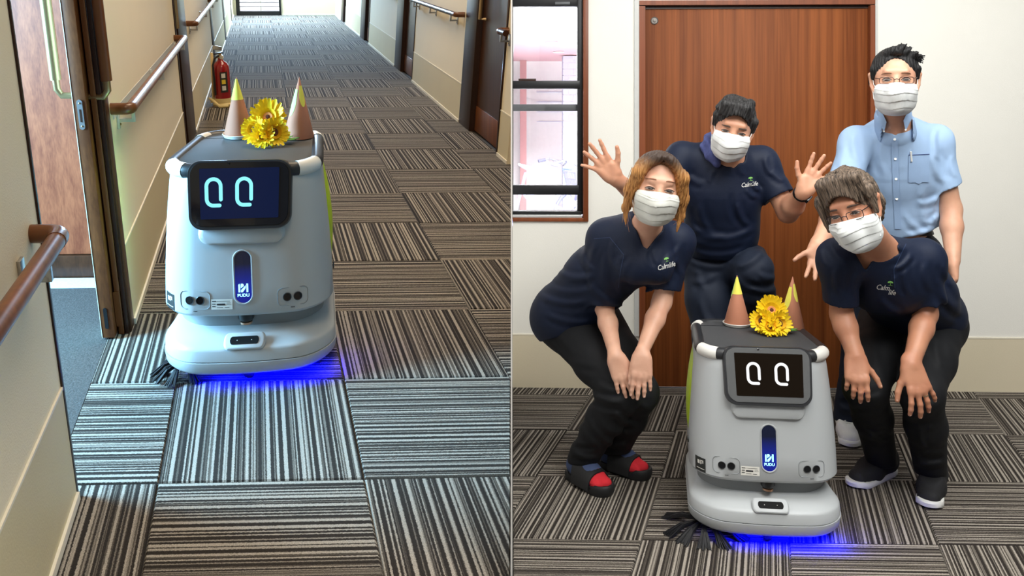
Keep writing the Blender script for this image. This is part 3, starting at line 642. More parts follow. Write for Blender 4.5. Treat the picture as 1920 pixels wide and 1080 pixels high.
def robot(mat, label, variant):
    r = empty('cleaning_robot', mat=mat); tag(r, label, 'robot', 'cleaning robots')
    bt = MB()
    b0 = [(.040, .235, -.272, .285), (.046, .252, -.292, .295), (.056, .259, -.299, .30), (.080, .262, -.302, .302), (.0845, .262, -.302, .302)]
    bt.loft([rr(w_, yf, yb, .12, .13, z, .030) for z, w_, yf, yb in b0]); bt.build('base_skirt', M['shell'], r, smooth=True)
    b1 = [(.0855, .256, -.296, .30), (.0875, .2605, -.300, .302), (.118, .2585, -.298, .30), (.126, .255, -.294, .298), (.131, .249, -.286, .294), (.150, .236, -.250, .285), (.160, .228, -.225, .28), (.163, .21, -.2, .27)]
    dk = MB().loft([rr(w_, yf, yb, .12, .13, z, .030 if z < .13 else .026) for z, w_, yf, yb in b1]).build('base_deck', M['shell'], r, smooth=True)
    MB().loft([rr(.222, -.222, .27, .11, .12, z, .024) for z in (.15, .215)]).build('neck', M['shelldark'], r, smooth=True)
    bd = MB().loft([rr(w_, yf, yb, RF, RB, z, BUL) for z, w_, yf, yb in PROF]).build('body_shell', M['shell'], r, smooth=True)
    for s in (-1, 1):                                              # lime side panels
        V = []; nz, ny = 14, 12
        for i in range(nz+1):
            z = .245+.355*i/nz; _, wd, yf, yb = body_at(z); q = math.sin(math.pi*(i/nz))**.6
            for j in range(ny+1):
                y = -.085+.25*j/ny+.03*(i/nz); p = math.sin(math.pi*min(1, max(0, (j+.0)/ny)))**.5
                V.append((s*((wd-.012+.025*q*p)*(1-.13*max(0, min(1, (y+.14)/.40)))), y, z))
        Fc = [(i*(ny+1)+j, i*(ny+1)+j+1, (i+1)*(ny+1)+j+1, (i+1)*(ny+1)+j)[::s] for i in range(nz) for j in range(ny)]
        MB().add(V, Fc).build('side_panel', M['lime'], r, smooth=True, angle=False)
        # side lens pod
        MB().lathe([(0, 0), (.012, 0), (.011, .004), (0, .005)], 14, M=Matrix.Translation((s*.2525, -.115, .285)) @ Matrix.Rotation(s*math.pi/2, 4, 'Y')).build('side_sensor', M['lens'], r)
    # lid, bumper rail with white bands
    MB().loft([rr(.206, -.20, .25, .07, .07, z, .02) for z in (.606, .640)]+[rr(.203, -.197, .247, .07, .07, .643, .02)]).build('lid', M['lid'], r, smooth=True)
    MB().box(-.2, .2, .118, .121, .64, .6438).build('lid_seam', M['bezelblack'], r)
    pth = path_rr(.213, -.212, .252, .075, .628, 10, .022)
    MB().tube(pth, .0215, 14, closed=True).build('bumper_rail', M['rail'], r, smooth=True)
    n = len(pth)
    for i0, i1 in ((2, 8), (11, 15), (28, 32), (35, 41)):
        MB().tube([pth[i % n] for i in range(i0, i1+1)], .0228, 14).build('rail_band', M['band'], r, smooth=True)
    # screen
    T = Matrix.Translation((0, -.258, .566)) @ Matrix.Rotation(math.radians(-15), 4, 'X')
    def sp(x, z, y=0): return T @ Vector((x*(1+.25*z), y, z))
    hz = MB()
    hz.loft([[sp(x*k, z*k, y) for x, z in rrect(0, 0, .148, .098, .040, 7)] for k, y in ((.90, .06), (.985, .045), (1.0, .03), (1.0, -.004), (.985, -.012))])
    hs = hz.build('screen_housing', M['rail'], r, smooth=True)
    hm = M['bezelblack' if variant == 'dark' else 'bezelglare']
    MB().loft([[sp(x*k, z*k, y) for x, z in rrect(0, .002, .140, .090, .036, 7)] for k, y in ((1, -.012), (.99, -.0145))]).build('screen_bezel', hm, hs, smooth=True)
    bx = .112 if variant == 'dark' else .113
    MB().prism(rrect(0 if variant == 'dark' else .003, .004, bx, .071, .003, 2), lambda x, z: sp(x, z, -.0145), lambda x, z: sp(x, z, -.0155)).build('display', M['screenblue' if variant == 'dark' else 'screenblack'], hs)
    for ex_ in ((-.073, .013) if variant == 'dark' else (-.049, .045)):
        V, Fc = stadium_stroke(.040, .074, .0105) if variant == 'dark' else stadium_stroke(.038, .066, .0095)
        MB().add([sp(x+ex_, z+.008, -.0160) for x, z in V], Fc).build('eye', M['eyecyan' if variant == 'dark' else 'eyewhite'], hs)
    MB().lathe([(0, 0), (.004, 0), (0, .001)], 10, M=T @ Matrix.Translation((-.03, -.0146, .088)) @ Matrix.Rotation(math.pi/2, 4, 'X')).build('screen_camera', M['lens'], hs)
    # chin under the screen
    MB().loft([[front_pt(x, z, d) for x, z in rrect(0, .455, .125*k, .030*k, .028*k, 5)] for k, d in ((1, .0), (.95, .010), (.86, .013))]).build('screen_chin', M['shell'], r, smooth=True)
    # light pill with logo
    pl = decal(disc_on(0, .328, .0235, 0, 28, pill=.052), .0005, .0015).build('light_panel', M['pill'], r)
    ringo = disc_on(0, .328, .0265, 0, 28, pill=.052); rb_ = MB().tube([front_pt(x, z, .001) for x, z in ringo], .0026, 6, closed=True).build('panel_rim', M['shell'], r, smooth=True)
    lg = MB()
    def lgp(x, z): return front_pt(x*1.05, .296+z, .0022)
    for poly in ([(-.0135, -.012), (-.0085, -.012), (-.0085, .009), (-.0105, .013), (-.0135, .010)], [(.0085, -.012), (.0135, -.012), (.0135, .013), (.0085, .013)],
                 [(-.0065, .0), (-.0065, .013), (-.001, .013), (.0015, .010), (.0015, .006), (-.001, .004)], [(-.0065, -.012), (-.0015, -.012), (.0065, .0), (.0065, .008), (.003, .004), (-.0065, -.006)]):
        lg.add([lgp(x, z) for x, z in poly], [tuple(range(len(poly)))])
    lg.build('logo', M['logo'], pl)
    V, Fc = txt_mesh('PUDU', .0125, offset=.0004); MB().add([front_pt(x*1.05, .2745+y, .0022) for x, y, _ in V], Fc).build('lettering', M['logo'], pl)
    # sensor pods
    for s in (-1, 1):
        cx_ = -.142 if s < 0 else .142
        MB().tube([front_pt(x, z, .0006) for x, z in rrect(cx_, .262, .044, .026, .014, 4)], .0012, 5, closed=True).build('pod_outline', M['shelldark'], r)
        for q in (-1, 1):
            x = cx_+q*.0155
            sn = decal(disc_on(x, .262, .0115, 0, 18), .0005, .0022).build('sensor_lens', M['lens'], r)
            MB().tube([front_pt(a, b, .0022) for a, b in disc_on(x, .262, .0118, 0, 18)], .0012, 5, closed=True).build('lens_ring', M['rail'], sn)
        decal([(cx_-.006, .2295), (cx_+.006, .2295), (cx_+.006, .231), (cx_-.006, .231)], .0008).build('pod_slot', M['lens'], r)
    tp_ = grid_decal(-.095, -.033, .235, .265, .0012).build('type_plate', M['paper'], r); pb = MB()
    for x0, x1, z0, z1 in ((-.092, -.080, .258, .2605), (-.078, -.040, .2585, .2595), (-.092, -.082, .250, .2525), (-.092, -.082, .243, .2455), (-.078, -.054, .2475, .2525), (-.078, -.060, .240, .2415), (-.056, -.042, .240, .2415), (-.050, -.036, .249, .2500), (-.050, -.038, .2535, .2545)):
        q_ = grid_decal(x0, x1, z0, z1, .0019, 2); pb.add(q_.V, q_.F)
    pb.build('plate_print', M['rail'], tp_)
    dkx = grid_decal(-.2395, -.209, .222, .268, .0014, 6).build('dark_sticker', M['labelblack'], r)
    gl_ = MB()
    for x0, x1, z0, z1 in ((-.233, -.227, .246, .258), (-.225, -.222, .246, .260), (-.222, -.217, .257, .260), (-.219, -.216, .250, .260), (-.225, -.221, .249, .252)): gl_.add(*(lambda b: (b.V, b.F))(grid_decal(x0, x1, z0, z1, .0022, 2)))
    gl_.add(*(lambda b: (b.V, b.F))(grid_decal(-.236, -.213, .2305, .2325, .0022, 3))); gl_.build('sticker_print', M['paper'], dkx)
    # knob below the body, slot camera on the deck
    kn = MB().lathe([(0, .03), (.024, .03), (.024, .008), (.019, .0), (0, 0)], 18, c=(0, -.262, .186)).build('guide_knob', M['black'], r, smooth=True)
    MB().lathe([(.010, 0), (.018, 0), (.018, -.006), (.010, -.006), (.010, 0)], 18, c=(0, -.266, .184)).build('knob_ring', M['copper'], kn, smooth=True)
    def dk_pt(x, z, d=0): return (x, -.300-.030*(1-(x/.256)**2)+(z-.126)*1.25-d*.62, z+d*.78) 
    sl_ = MB().loft([[dk_pt(x, z, d) for x, z in rrect(0, .1415, .058*k, .0155*k, .0125*k, 5)] for k, d in ((1.05, .0), (1, .0045), (.94, .006))]).build('slot_frame', M['shell'], r, smooth=True)
    MB().prism(rrect(0, .1415, .042, .0075, .0073, 5), lambda x, z: dk_pt(x, z, .0058), lambda x, z: dk_pt(x, z, .0072)).build('slot_camera', M['matblack'], sl_)
    for s in (-1, 1): MB().lathe([(0, 0), (.0014, 0), (0, .0006)], 8, M=Matrix.Translation(dk_pt(s*.021, .1415, .0073)) @ Matrix.Rotation(math.radians(50), 4, 'X')).build('slot_lens', M['band'], sl_)
    # underneath: chassis, wheels, lamp, brushes
    MB().loft([rr(.225, -.25, .27, .1, .1, z) for z in (.034, .05)]).build('chassis', M['black'], r)
    for s in (-1, 1):
        MB().lathe([(0, -.02), (.05, -.02), (.055, -.012), (.055, .012), (.05, .02), (0, .02)], 20, M=Matrix.Translation((s*.19, .10, .055)) @ Matrix.Rotation(math.pi/2, 4, 'Y')).build('wheel', M['black'], r, smooth=True)
    cs = MB().lathe([(0, -.014), (.022, -.014), (.025, -.008), (.025, .008), (.022, .014), (0, .014)], 16, M=Matrix.Translation((.0, -.255, .025)) @ Matrix.Rotation(math.pi/2, 4, 'Y')).build('caster', M['black'], r, smooth=True)
    MB().box(-.024, .024, -.285, -.235, .028, .042).build('caster_fork', M['rail'], cs, bevel=.004)
    rl = MB(); rl.lathe([(0, -.19), (.021, -.19), (.021, .19), (0, .19)], 14, M=Matrix.Translation((.02, -.20, .024)) @ Matrix.Rotation(math.pi/2, 4, 'Y'))
    rl.build('roller_brush', M['bristle'], r, smooth=True)
    MB().box(-.12, .19, -.272, -.262, .034, .040).build('lamp_strip', M['bluelamp'], r)
    hubc = Vector((-.205, -.20, .03))
    hub = MB().lathe([(0, .012), (.03, .012), (.034, 0), (.03, -.006), (0, -.006)], 16, c=hubc).build('side_brush', M['black'], r, smooth=True)
    rnd = random.Random(5)
    for a in ((150, 205, 232, 262, 292, 330) if variant == 'light' else (135, 190, 220, 255, 300)):
        tb = MB(); R_ = .150 if variant == 'light' else .095; a = math.radians(a)
        for k in range(40):
            a2 = a+rnd.uniform(-.17, .17); l = R_*rnd.uniform(.88, 1.08); zz = rnd.uniform(-.004, .006)
            p0 = hubc+Vector((.028*math.cos(a), .028*math.sin(a), zz)); p1 = hubc+Vector((l*.6*math.cos(a+(a2-a)*.6), l*.6*math.sin(a+(a2-a)*.6), -.004+zz)); p2 = hubc+Vector((l*math.cos(a2), l*math.sin(a2), -.0275))
            tb.tube([p0, p1, p2], [.0035, .0035, .0012], 4)
        tb.build('bristle_tuft', M['bristle'], hub)
    # the blue lamp's own light
    for x_, e in ((.07, 3.6), (.17, 3.0), (-.06, 1.6)):
        l = bpy.data.lights.new('under_lamp', 'AREA'); l.shape = 'RECTANGLE'; l.size = .10; l.size_y = .012; l.energy = e; l.color = (.0, .0, 1)
        o = bpy.data.objects.new('under_lamp', l); COL.objects.link(o); o.parent = r; o.location = (x_, -.290, .036); o.rotation_euler = (math.radians(25), 0, 0)
    return r
def party_cone(mat, label, R, H, plate, patches):
    """paper horn; patches: (angle range, height range) in yellow or green paper"""
    c = empty('paper_horn', mat=mat); tag(c, label, 'paper cone', 'paper horns on the robots')
    MB().lathe([(0, .002), (R*.99, .002), (R, .004), (R*.02, H), (0, H+.001)], 36, c=(0, 0, 0)).build('cone', M['kraft'], c, smooth=True)
    for mm, a0, a1, h0, h1, wav in patches:
        b = MB(); n = 14; V = []
        for i in range(n+1):
            a = a0+(a1-a0)*i/n
            lo = h0+(h1-h0)*.5*wav*(abs(2*i/n-1))**2
            for h in np.linspace(lo, h1, 6):
                rad = R*(1-h)*1.0+.0016; V.append((rad*math.sin(a), -rad*math.cos(a), h*H+.001))
        b.add(V, [(i*6+j, (i+1)*6+j, (i+1)*6+j+1, i*6+j+1) for i in range(n) for j in range(5)]); b.build('paper_patch', M[mm], c, smooth=True)
    if plate:
        MB().lathe([(0, -.006), (R*1.0, -.006), (R*1.12, .004), (R*1.10, .006), (R*.98, -.003), (0, -.003)], 32).build('paper_rim', M['paper'], c, smooth=True)
    return c
pv = []; 
for k in range(7):
    s = k/6; w_ = .0062*math.sin(math.pi*min(1, .12+s*.80))**.6; pv.append((s, w_))
def petal_mesh(L_, mat, lift):
    V = []; 
    for s, w_ in pv:
        z = lift*L_*s*s*1.2+.05*L_*math.sin(s*3); V += [(s*L_, -w_, z+.0018), (s*L_, 0, z), (s*L_, w_, z+.0018)]
    Fc = [(3*i+j, 3*i+3+j, 3*i+4+j, 3*i+1+j) for i in range(6) for j in (0, 1)]
    return mesh('petal', V, Fc, mat, True)
PM = [petal_mesh(.038, M['petal'], .22), petal_mesh(.036, M['petal'], .5)]; PI_ = petal_mesh(.022, M['petal2'], .8)
def gerbera(mat, label, s=1.0, dark=True, petals=24):
    g = empty('gerbera', mat=mat @ Matrix.Scale(s, 4)); tag(g, label, 'flower', 'yellow gerberas on the robots')
    rnd = random.Random(label)
    for lay in (0, 1):
        n = petals if lay == 0 else petals-4
        for k in range(n):
            a = 2*math.pi*(k+.5*lay)/n+rnd.uniform(-.06, .06); L_ = rnd.uniform(.9, 1.08)
            o = put('petal', PM[lay], g); o.matrix_local = Matrix.Rotation(a, 4, 'Z') @ Matrix.Translation((.008, 0, .002+.004*lay)) @ Matrix.Rotation(rnd.uniform(-.12, .12), 4, 'Y') @ Matrix.Scale(L_, 4)
    b = MB()
    for k in range(26):
        a = 2*math.pi*k/26; Mx = Matrix.Rotation(a, 4, 'Z') @ Matrix.Translation((.008, 0, .008)) @ Matrix.Scale(.62, 4)
        b.add([Mx @ v.co for v in PI_.vertices], [tuple(p.vertices) for p in PI_.polygons])
    b.build('inner_petals', M['petal2'] if dark else M['petal'], g, smooth=True)
    MB().lathe([(0, .010), (.010, .010), (.0125, .014), (.0105, .0175), (.007, .016), (0, .014)], 18).build('flower_rim', M['discrim'] if not dark else M['disc'], g, smooth=True)
    MB().lathe([(0, .017), (.005, .0165), (.0075, .014), (0, .012)], 14).build('flower_disc', M['disc'], g, smooth=True)
    MB().lathe([(0, -.012), (.008, -.010), (.014, .0), (.0, .004)], 14).build('calyx', M['leafgreen'], g, smooth=True)
    return g
def leaf_sprig(mat, label):
    l = empty('leaf_sprig', mat=mat); tag(l, label, 'leaves', 'green leaf sprigs by the flowers')
    for a, L_ in ((-20, .055), (10, .06), (38, .045), (65, .04)):
        V = []
        for k in range(7):
            s = k/6; w_ = .009*math.sin(math.pi*s)**.8; V += [(s*L_, -w_, .006+.012*s), (s*L_, 0, .003+.012*s), (s*L_, w_, .006+.012*s)]
        put('leaf', mesh('leaf', V, [(3*i+j, 3*i+3+j, 3*i+4+j, 3*i+1+j) for i in range(6) for j in (0, 1)], M['leafgreen'], True), l).matrix_local = Matrix.Rotation(math.radians(a), 4, 'Z')
    return l
def dress(Rm, where):
    dx = .050 if where == 'room' else .022; dy = -.030
    T = lambda x, y, z=.6445: Rm @ Matrix.Translation((x+dx, y+dy, z))
    w_ = {'corridor': 'the corridor robot', 'room': 'the robot among the people'}[where]
    party_cone(T(-.088, .165, .651), f'paper horn with yellow tip and white rim, on {w_}', .049, .188, True, [('ypaper', -1.3, 1.5, .62, .97, .0), ('gpaper', -2.2, -1.2, .55, .95, .3)])
    party_cone(T(.112, .145) @ Matrix.Rotation(.04, 4, 'Y'), f'brown paper horn with two paper patches, on {w_}', .051, .198, False, [('ypaper', .1, 1.3, .52, .86, .9), ('gpaper' if where == 'corridor' else 'ypaper', -1.5, -.35, .36, .80, .9)])
    def G(x, y, z, tilt, yaw): return T(x+.012, y+.005, .643+z) @ Matrix.Rotation(yaw, 4, 'Z') @ Matrix.Rotation(tilt, 4, 'X')
    gerbera(G(.012, .075, .077, 1.05, .0), f'upper fully open yellow gerbera with a pale disc on {w_}', 1.26, False)
    gerbera(G(.030, .040, .038, 1.15, .3), f'lower yellow gerbera with dark brown eye beside the leaves on {w_}', 1.06)
    gerbera(G(-.024, .048, .045, 1.2, -.4), f'crumpled yellow gerbera half hidden below the upper flower, {w_}', 1.0)
    gerbera(G(.0, .025, .027, .9, -.1), f'small yellow gerbera lying lowest on the lid of {w_}', .9)
    leaf_sprig(T(.062, .06, .648) @ Matrix.Rotation(.1, 4, 'Y'), f'green leaf sprig lying between the flowers and a horn on {w_}')
# corridor robot: its own floor is tilted against the room's floor
def frame(o, up, fwd_right):
    z = Vector(up).normalized(); x = Vector(fwd_right); x = (x-z*x.dot(z)).normalized(); y = z.cross(x)
    return Matrix.Translation(o) @ Matrix((x, y, z)).transposed().to_4x4()
yaw = math.radians(9)
tz = 2.41; ra = .020
o0 = LP(ra, tz+.285)
RM1 = frame(o0, (.02, -.2095, .9778), (math.cos(yaw), math.sin(yaw), 0)) @ Matrix.Diagonal((.955, 1, 1, 1))
robot(RM1, 'pale grey cleaning robot driving along the corridor alone, navy screen with cyan eyes', 'dark'); dress(RM1, 'corridor')
yaw = math.radians(-6)
RM2 = Matrix.Translation((.908, 3.09, 0)) @ Matrix.Rotation(yaw, 4, 'Z')
robot(RM2, 'pale grey cleaning robot standing among the four people, black screen with white eyes', 'light'); dress(RM2, 'room')
# ============================================================ PEOPLE: smooth distance-field bodies
f4 = np.float32
def A3(v): return np.array([float(v[0]), float(v[1]), float(v[2])], f4)
def J(px, py, Y): return Vector(((px-CX)*Y/F, Y, CAMZ-(py-HZ)*Y/F))       # the point at depth Y that shows at a photo pixel
class Cone:
    """tapered limb from a to b; flat=(direction, factor) squeezes the section along a direction"""
    def __init__(s, a, b, r1, r2, flat=None):
        s.a, s.b, s.r1, s.r2 = A3(a), A3(b), f4(r1), f4(r2); s.flat = None
        if flat: n = A3(flat[0]); s.flat = (n/np.linalg.norm(n), f4(flat[1]))
    def d(s, P):
        ba = s.b-s.a; L2 = max(float(ba @ ba), 1e-9); pa = P-s.a
        h = np.clip((pa @ ba)/f4(L2), 0, 1)[..., None]
        o = pa-h*ba; k = f4(1)
        if s.flat is not None:
            n, k = s.flat; o = o+((o @ n)*(1/k-1))[..., None]*n
        r = s.r1+h[..., 0]*(s.r2-s.r1)
        return (np.sqrt((o*o).sum(-1))-r)*min(k, f4(1))
    def grow(s, g): c = Cone(s.a, s.b, s.r1+g, s.r2+g); c.flat = s.flat; return c
class Ell:
    def __init__(s, c, r, R=None):
        s.c, s.r = A3(c), A3(r); s.R = None if R is None else np.array(R, f4)   # rows: local axes
    def d(s, P):
        o = P-s.c
        if s.R is not None: o = o @ s.R.T
        k0 = np.sqrt(((o/s.r)**2).sum(-1)); k1 = np.sqrt(((o/(s.r*s.r))**2).sum(-1))+f4(1e-9)
        return np.where(k0 < .2, (k0-1)*s.r.min(), k0*(k0-1)/k1).astype(f4)
    def grow(s, g): return Ell(s.c, s.r+f4(g), s.R)
class Half:
    """keeps the side the normal points away from: d = n.(p-o)"""
    def __init__(s, o, n): s.o = A3(o); n = A3(n); s.n = n/np.linalg.norm(n)
    def d(s, P): return (P-s.o) @ s.n
class Poly2D:
    """convex opening seen from the front: sides given by the photo's pixels, as deep as y0"""
    def __init__(s, pts, y0):
        c = (sum(p[0] for p in pts)/len(pts), sum(p[1] for p in pts)/len(pts)); s.y0 = f4(y0); s.h = []
        for (x0, y0_), (x1, y1) in zip(pts, pts[1:]+pts[:1]):
            nx, ny = y1-y0_, x0-x1; l = math.hypot(nx, ny); nx, ny = nx/l, ny/l
            if nx*(c[0]-x0)+ny*(c[1]-y0_) > 0: nx, ny = -nx, -ny
            s.h.append((f4(nx), f4(ny), f4(nx*x0+ny*y0_)))
    def d(s, P):
        yy = np.maximum(P[..., 1], f4(.5)); px = f4(CX)+P[..., 0]*f4(F)/yy; py = f4(HZ)+(f4(CAMZ)-P[..., 2])*f4(F)/yy
        m = None
        for nx, ny, c in s.h: q = nx*px+ny*py-c; m = q if m is None else np.maximum(m, q)
        return np.maximum(m*yy/f4(F), P[..., 1]-s.y0)
class Field:
    def __init__(s): s.ops = []; s.disp = None; s.dm = .0
    def add(s, p, k=.02): s.ops.append((0, p, k)); return s
    def sub(s, p, k=.004): s.ops.append((1, p, k)); return s
    def cut(s, p, k=.004): s.ops.append((2, p, k)); return s
    def chain(s, pts, rs, k=.02, flat=None):
        for i in range(len(pts)-1): s.add(Cone(pts[i], pts[i+1], rs[i], rs[i+1], flat), k)
        return s
    def fold(s, acc, op, dd, k):
        k = f4(max(k, 1e-4))
        if op == 0:
            if acc is None: return dd
            h = np.clip(f4(.5)+f4(.5)*(acc-dd)/k, 0, 1); return acc*(1-h)+dd*h-k*h*(1-h)
        if op == 1: dd = -dd
        h = np.clip(f4(.5)-f4(.5)*(acc-dd)/k, 0, 1); return acc*(1-h)+dd*h+k*h*(1-h)
    def ev(s, P):
        acc = None
        for op, p, k in s.ops: acc = s.fold(acc, op, p.d(P), k)
        if s.disp is not None: acc = acc+s.disp(P, acc)
        return acc
    def ev_blocks(s, P, C, R):
        D = np.stack([p.d(C) for _, p, _ in s.ops]); adds = np.array([op == 0 for op, _, _ in s.ops])
        mn = D[adds].min(0); acc = np.full(P.shape[:2], 9, f4)
        for i, (op, p, k) in enumerate(s.ops):
            use = (D[i] < mn+2*R+k+.012) if op == 0 else ((D[i] < R+k+.012) if op == 1 else (D[i] > -R-k-.012))
            ix = np.nonzero(use)[0]
            if len(ix): acc[ix] = s.fold(acc[ix], op, p.d(P[ix]), k)
        if s.disp is not None: acc = acc+s.disp(P, acc)
        return acc
OFF = np.array([(i, j, k) for i in (0, 1) for j in (0, 1) for k in (0, 1)])
def surf(field, lo, hi, h, inside=None, outside=None):
    """surface net of a field; inside / outside: balls (centre, radius) that keep or leave out cells"""
    B = 8; lo = np.array(lo, f4); hi = np.array(hi, f4); nb = np.ceil((hi-lo)/(B*h)).astype(int)
    bi = np.stack(np.meshgrid(*[np.arange(n) for n in nb], indexing='ij'), -1).reshape(-1, 3)
    R = B*h*.87; C = (lo+(bi+.5)*B*h).astype(f4)
    if inside is not None: m = np.linalg.norm(C-A3(inside[0]), axis=1) < inside[1]+R; bi, C = bi[m], C[m]
    d = field.ev(C); m = np.abs(d) < R*1.25+.012; bi, C = bi[m], C[m]
    g = np.arange(B+1); cor = np.stack(np.meshgrid(g, g, g, indexing='ij'), -1).reshape(-1, 3)
    cells, vals = [], []
    cg = np.stack(np.meshgrid(*[np.arange(B)]*3, indexing='ij'), -1).reshape(-1, 3)
    for s0 in range(0, len(bi), 256):
        b = bi[s0:s0+256]; P = (lo+(b[:, None]*B+cor[None])*h).astype(f4)
        V = field.ev_blocks(P, C[s0:s0+256], R).reshape(-1, B+1, B+1, B+1)
        S = V < 0
        cnt = sum(S[:, i:B+i, j:B+j, k:B+k].astype(np.int8) for i, j, k in OFF)
        n, x, y, z = np.nonzero((cnt > 0) & (cnt < 8))
        if not len(n): continue
        cells.append(b[n]*B+np.stack([x, y, z], -1)); vals.append(np.stack([V[n, x+i, y+j, z+k] for i, j, k in OFF], -1))
    cells = np.concatenate(cells); vals = np.concatenate(vals)
    ctr = lo+(cells+.5)*h
    keep = np.ones(len(cells), bool)
    if inside is not None: keep &= np.linalg.norm(ctr-A3(inside[0]), axis=1) < inside[1]
    for c_, r_ in (outside or []): keep &= np.linalg.norm(ctr-A3(c_), axis=1) > r_-2*h
    cells, vals = cells[keep], vals[keep]
    acc = np.zeros((len(cells), 3)); n = np.zeros(len(cells))
    for a in range(8):
        for b in range(a+1, 8):
            df = OFF[b]-OFF[a]
            if abs(df).sum() != 1: continue
            va, vb = vals[:, a], vals[:, b]; m = (va < 0) != (vb < 0)
            t = np.where(m, va/np.where(m, va-vb, 1), 0)
            acc += np.where(m[:, None], OFF[a]+t[:, None]*df, 0); n += m
    V = lo+(cells+acc/n[:, None])*h
    N = (nb*B+2).astype(np.int64); key = (cells[:, 0]*N[1]+cells[:, 1])*N[2]+cells[:, 2]
    o = np.argsort(key); ks = key[o]
    def find(c):
        q = (c[:, 0]*N[1]+c[:, 1])*N[2]+c[:, 2]; i = np.clip(np.searchsorted(ks, q), 0, len(ks)-1); return np.where(ks[i] == q, o[i], -1)
    Q = []
    for ax in range(3):
        u, w_ = (ax+1) % 3, (ax+2) % 3; i1 = int(np.nonzero((OFF == np.eye(3, dtype=int)[ax]).all(1))[0][0])
        m = np.nonzero((vals[:, 0] < 0) != (vals[:, i1] < 0))[0]; c = cells[m]; e = np.eye(3, dtype=int)
        q = np.stack([m, find(c-e[u]), find(c-e[u]-e[w_]), find(c-e[w_])], -1); ok = (q >= 0).all(1); q = q[ok]; fl = vals[m[ok], 0] >= 0
        q[fl] = q[fl][:, ::-1]; Q.append(q[:, ::-1])
    return V, np.concatenate(Q)[:, ::-1]
def np_mesh(name, V, Q, m, attr=None, mats=None, mat_idx=None):
    me = bpy.data.meshes.new(name); me.vertices.add(len(V)); me.vertices.foreach_set('co', np.ascontiguousarray(V, f4).ravel())
    me.loops.add(len(Q)*4); me.loops.foreach_set('vertex_index', np.ascontiguousarray(Q, np.int32).ravel())
    me.polygons.add(len(Q)); me.polygons.foreach_set('loop_start', np.arange(len(Q), dtype=np.int32)*4)
    me.polygons.foreach_set('use_smooth', np.ones(len(Q), bool))
    for mm in (mats or [m]): me.materials.append(mm)
    if mat_idx is not None: me.polygons.foreach_set('material_index', np.ascontiguousarray(mat_idx, np.int32))
    if attr is not None:
        at = me.attributes.new('loc', 'FLOAT_VECTOR', 'POINT'); at.data.foreach_set('vector', np.ascontiguousarray(attr, f4).ravel())
    me.update(calc_edges=True); me.validate(); return me
def wrinkle(amp, dirs, freq, seed=0, warp=.03, pw=2.2):
    """cloth folds: ridges along warped directions; dirs = [(axis, centre, reach, amp)]"""
    rng = np.random.RandomState(seed); ph = rng.rand(8)*6.28
    def fn(P, d):
        out = np.zeros(P.shape[:-1], f4)
        w1 = np.sin(P[..., 0]*13+ph[0])*np.sin(P[..., 2]*11+ph[1])+np.sin(P[..., 1]*17+ph[2])
        w2 = np.sin(P[..., 2]*19+ph[3]+P[..., 0]*7)
        for n, c, reach, am in dirs:
            n = A3(n); n = n/np.linalg.norm(n); c = A3(c); rr_ = ((P-c)**2).sum(-1)
            t = (P-c) @ n
            sgl = np.sin(t*f4(freq)+w1*f4(freq*warp)+w2*f4(freq*warp*.6))
            out += f4(am)*(np.abs(sgl)**f4(.7)*np.sign(sgl))*np.exp(-rr_/f4(reach*reach))
        out += f4(amp)*(w1*.35+w2*.3)
        return out
    return fn
# ------------------------------------------------------------ cloth, skin and hair
def skin(name, c):
    m, N, L, P = new_mat(name); tc = N.new('ShaderNodeTexCoord'); nz = N.new('ShaderNodeTexNoise'); nz.inputs['Scale'].default_value = 14; nz.inputs['Detail'].default_value = 4
    L.new(tc.outputs['Object'], nz.inputs['Vector']); r = N.new('ShaderNodeValToRGB'); r.color_ramp.elements[0].position = .3; r.color_ramp.elements[1].position = .72
    r.color_ramp.elements[0].color = (c[0]*.90, c[1]*.82, c[2]*.80, 1); r.color_ramp.elements[1].color = (min(1, c[0]*1.05), c[1]*1.06, c[2]*1.05, 1)
    L.new(nz.outputs['Fac'], r.inputs['Fac']); L.new(r.outputs['Color'], P.inputs['Base Color']); P.inputs['Roughness'].default_value = .48
    P.inputs['Subsurface Weight'].default_value = .12; P.inputs['Subsurface Radius'].default_value = (.012, .005, .003); P.inputs['Subsurface Scale'].default_value = .6
    n2 = N.new('ShaderNodeTexNoise'); n2.inputs['Scale'].default_value = 220; L.new(tc.outputs['Object'], n2.inputs['Vector']); b = N.new('ShaderNodeBump'); b.inputs['Strength'].default_value = .08; b.inputs['Distance'].default_value = .002
    L.new(n2.outputs['Fac'], b.inputs['Height']); L.new(b.outputs['Normal'], P.inputs['Normal']); return m
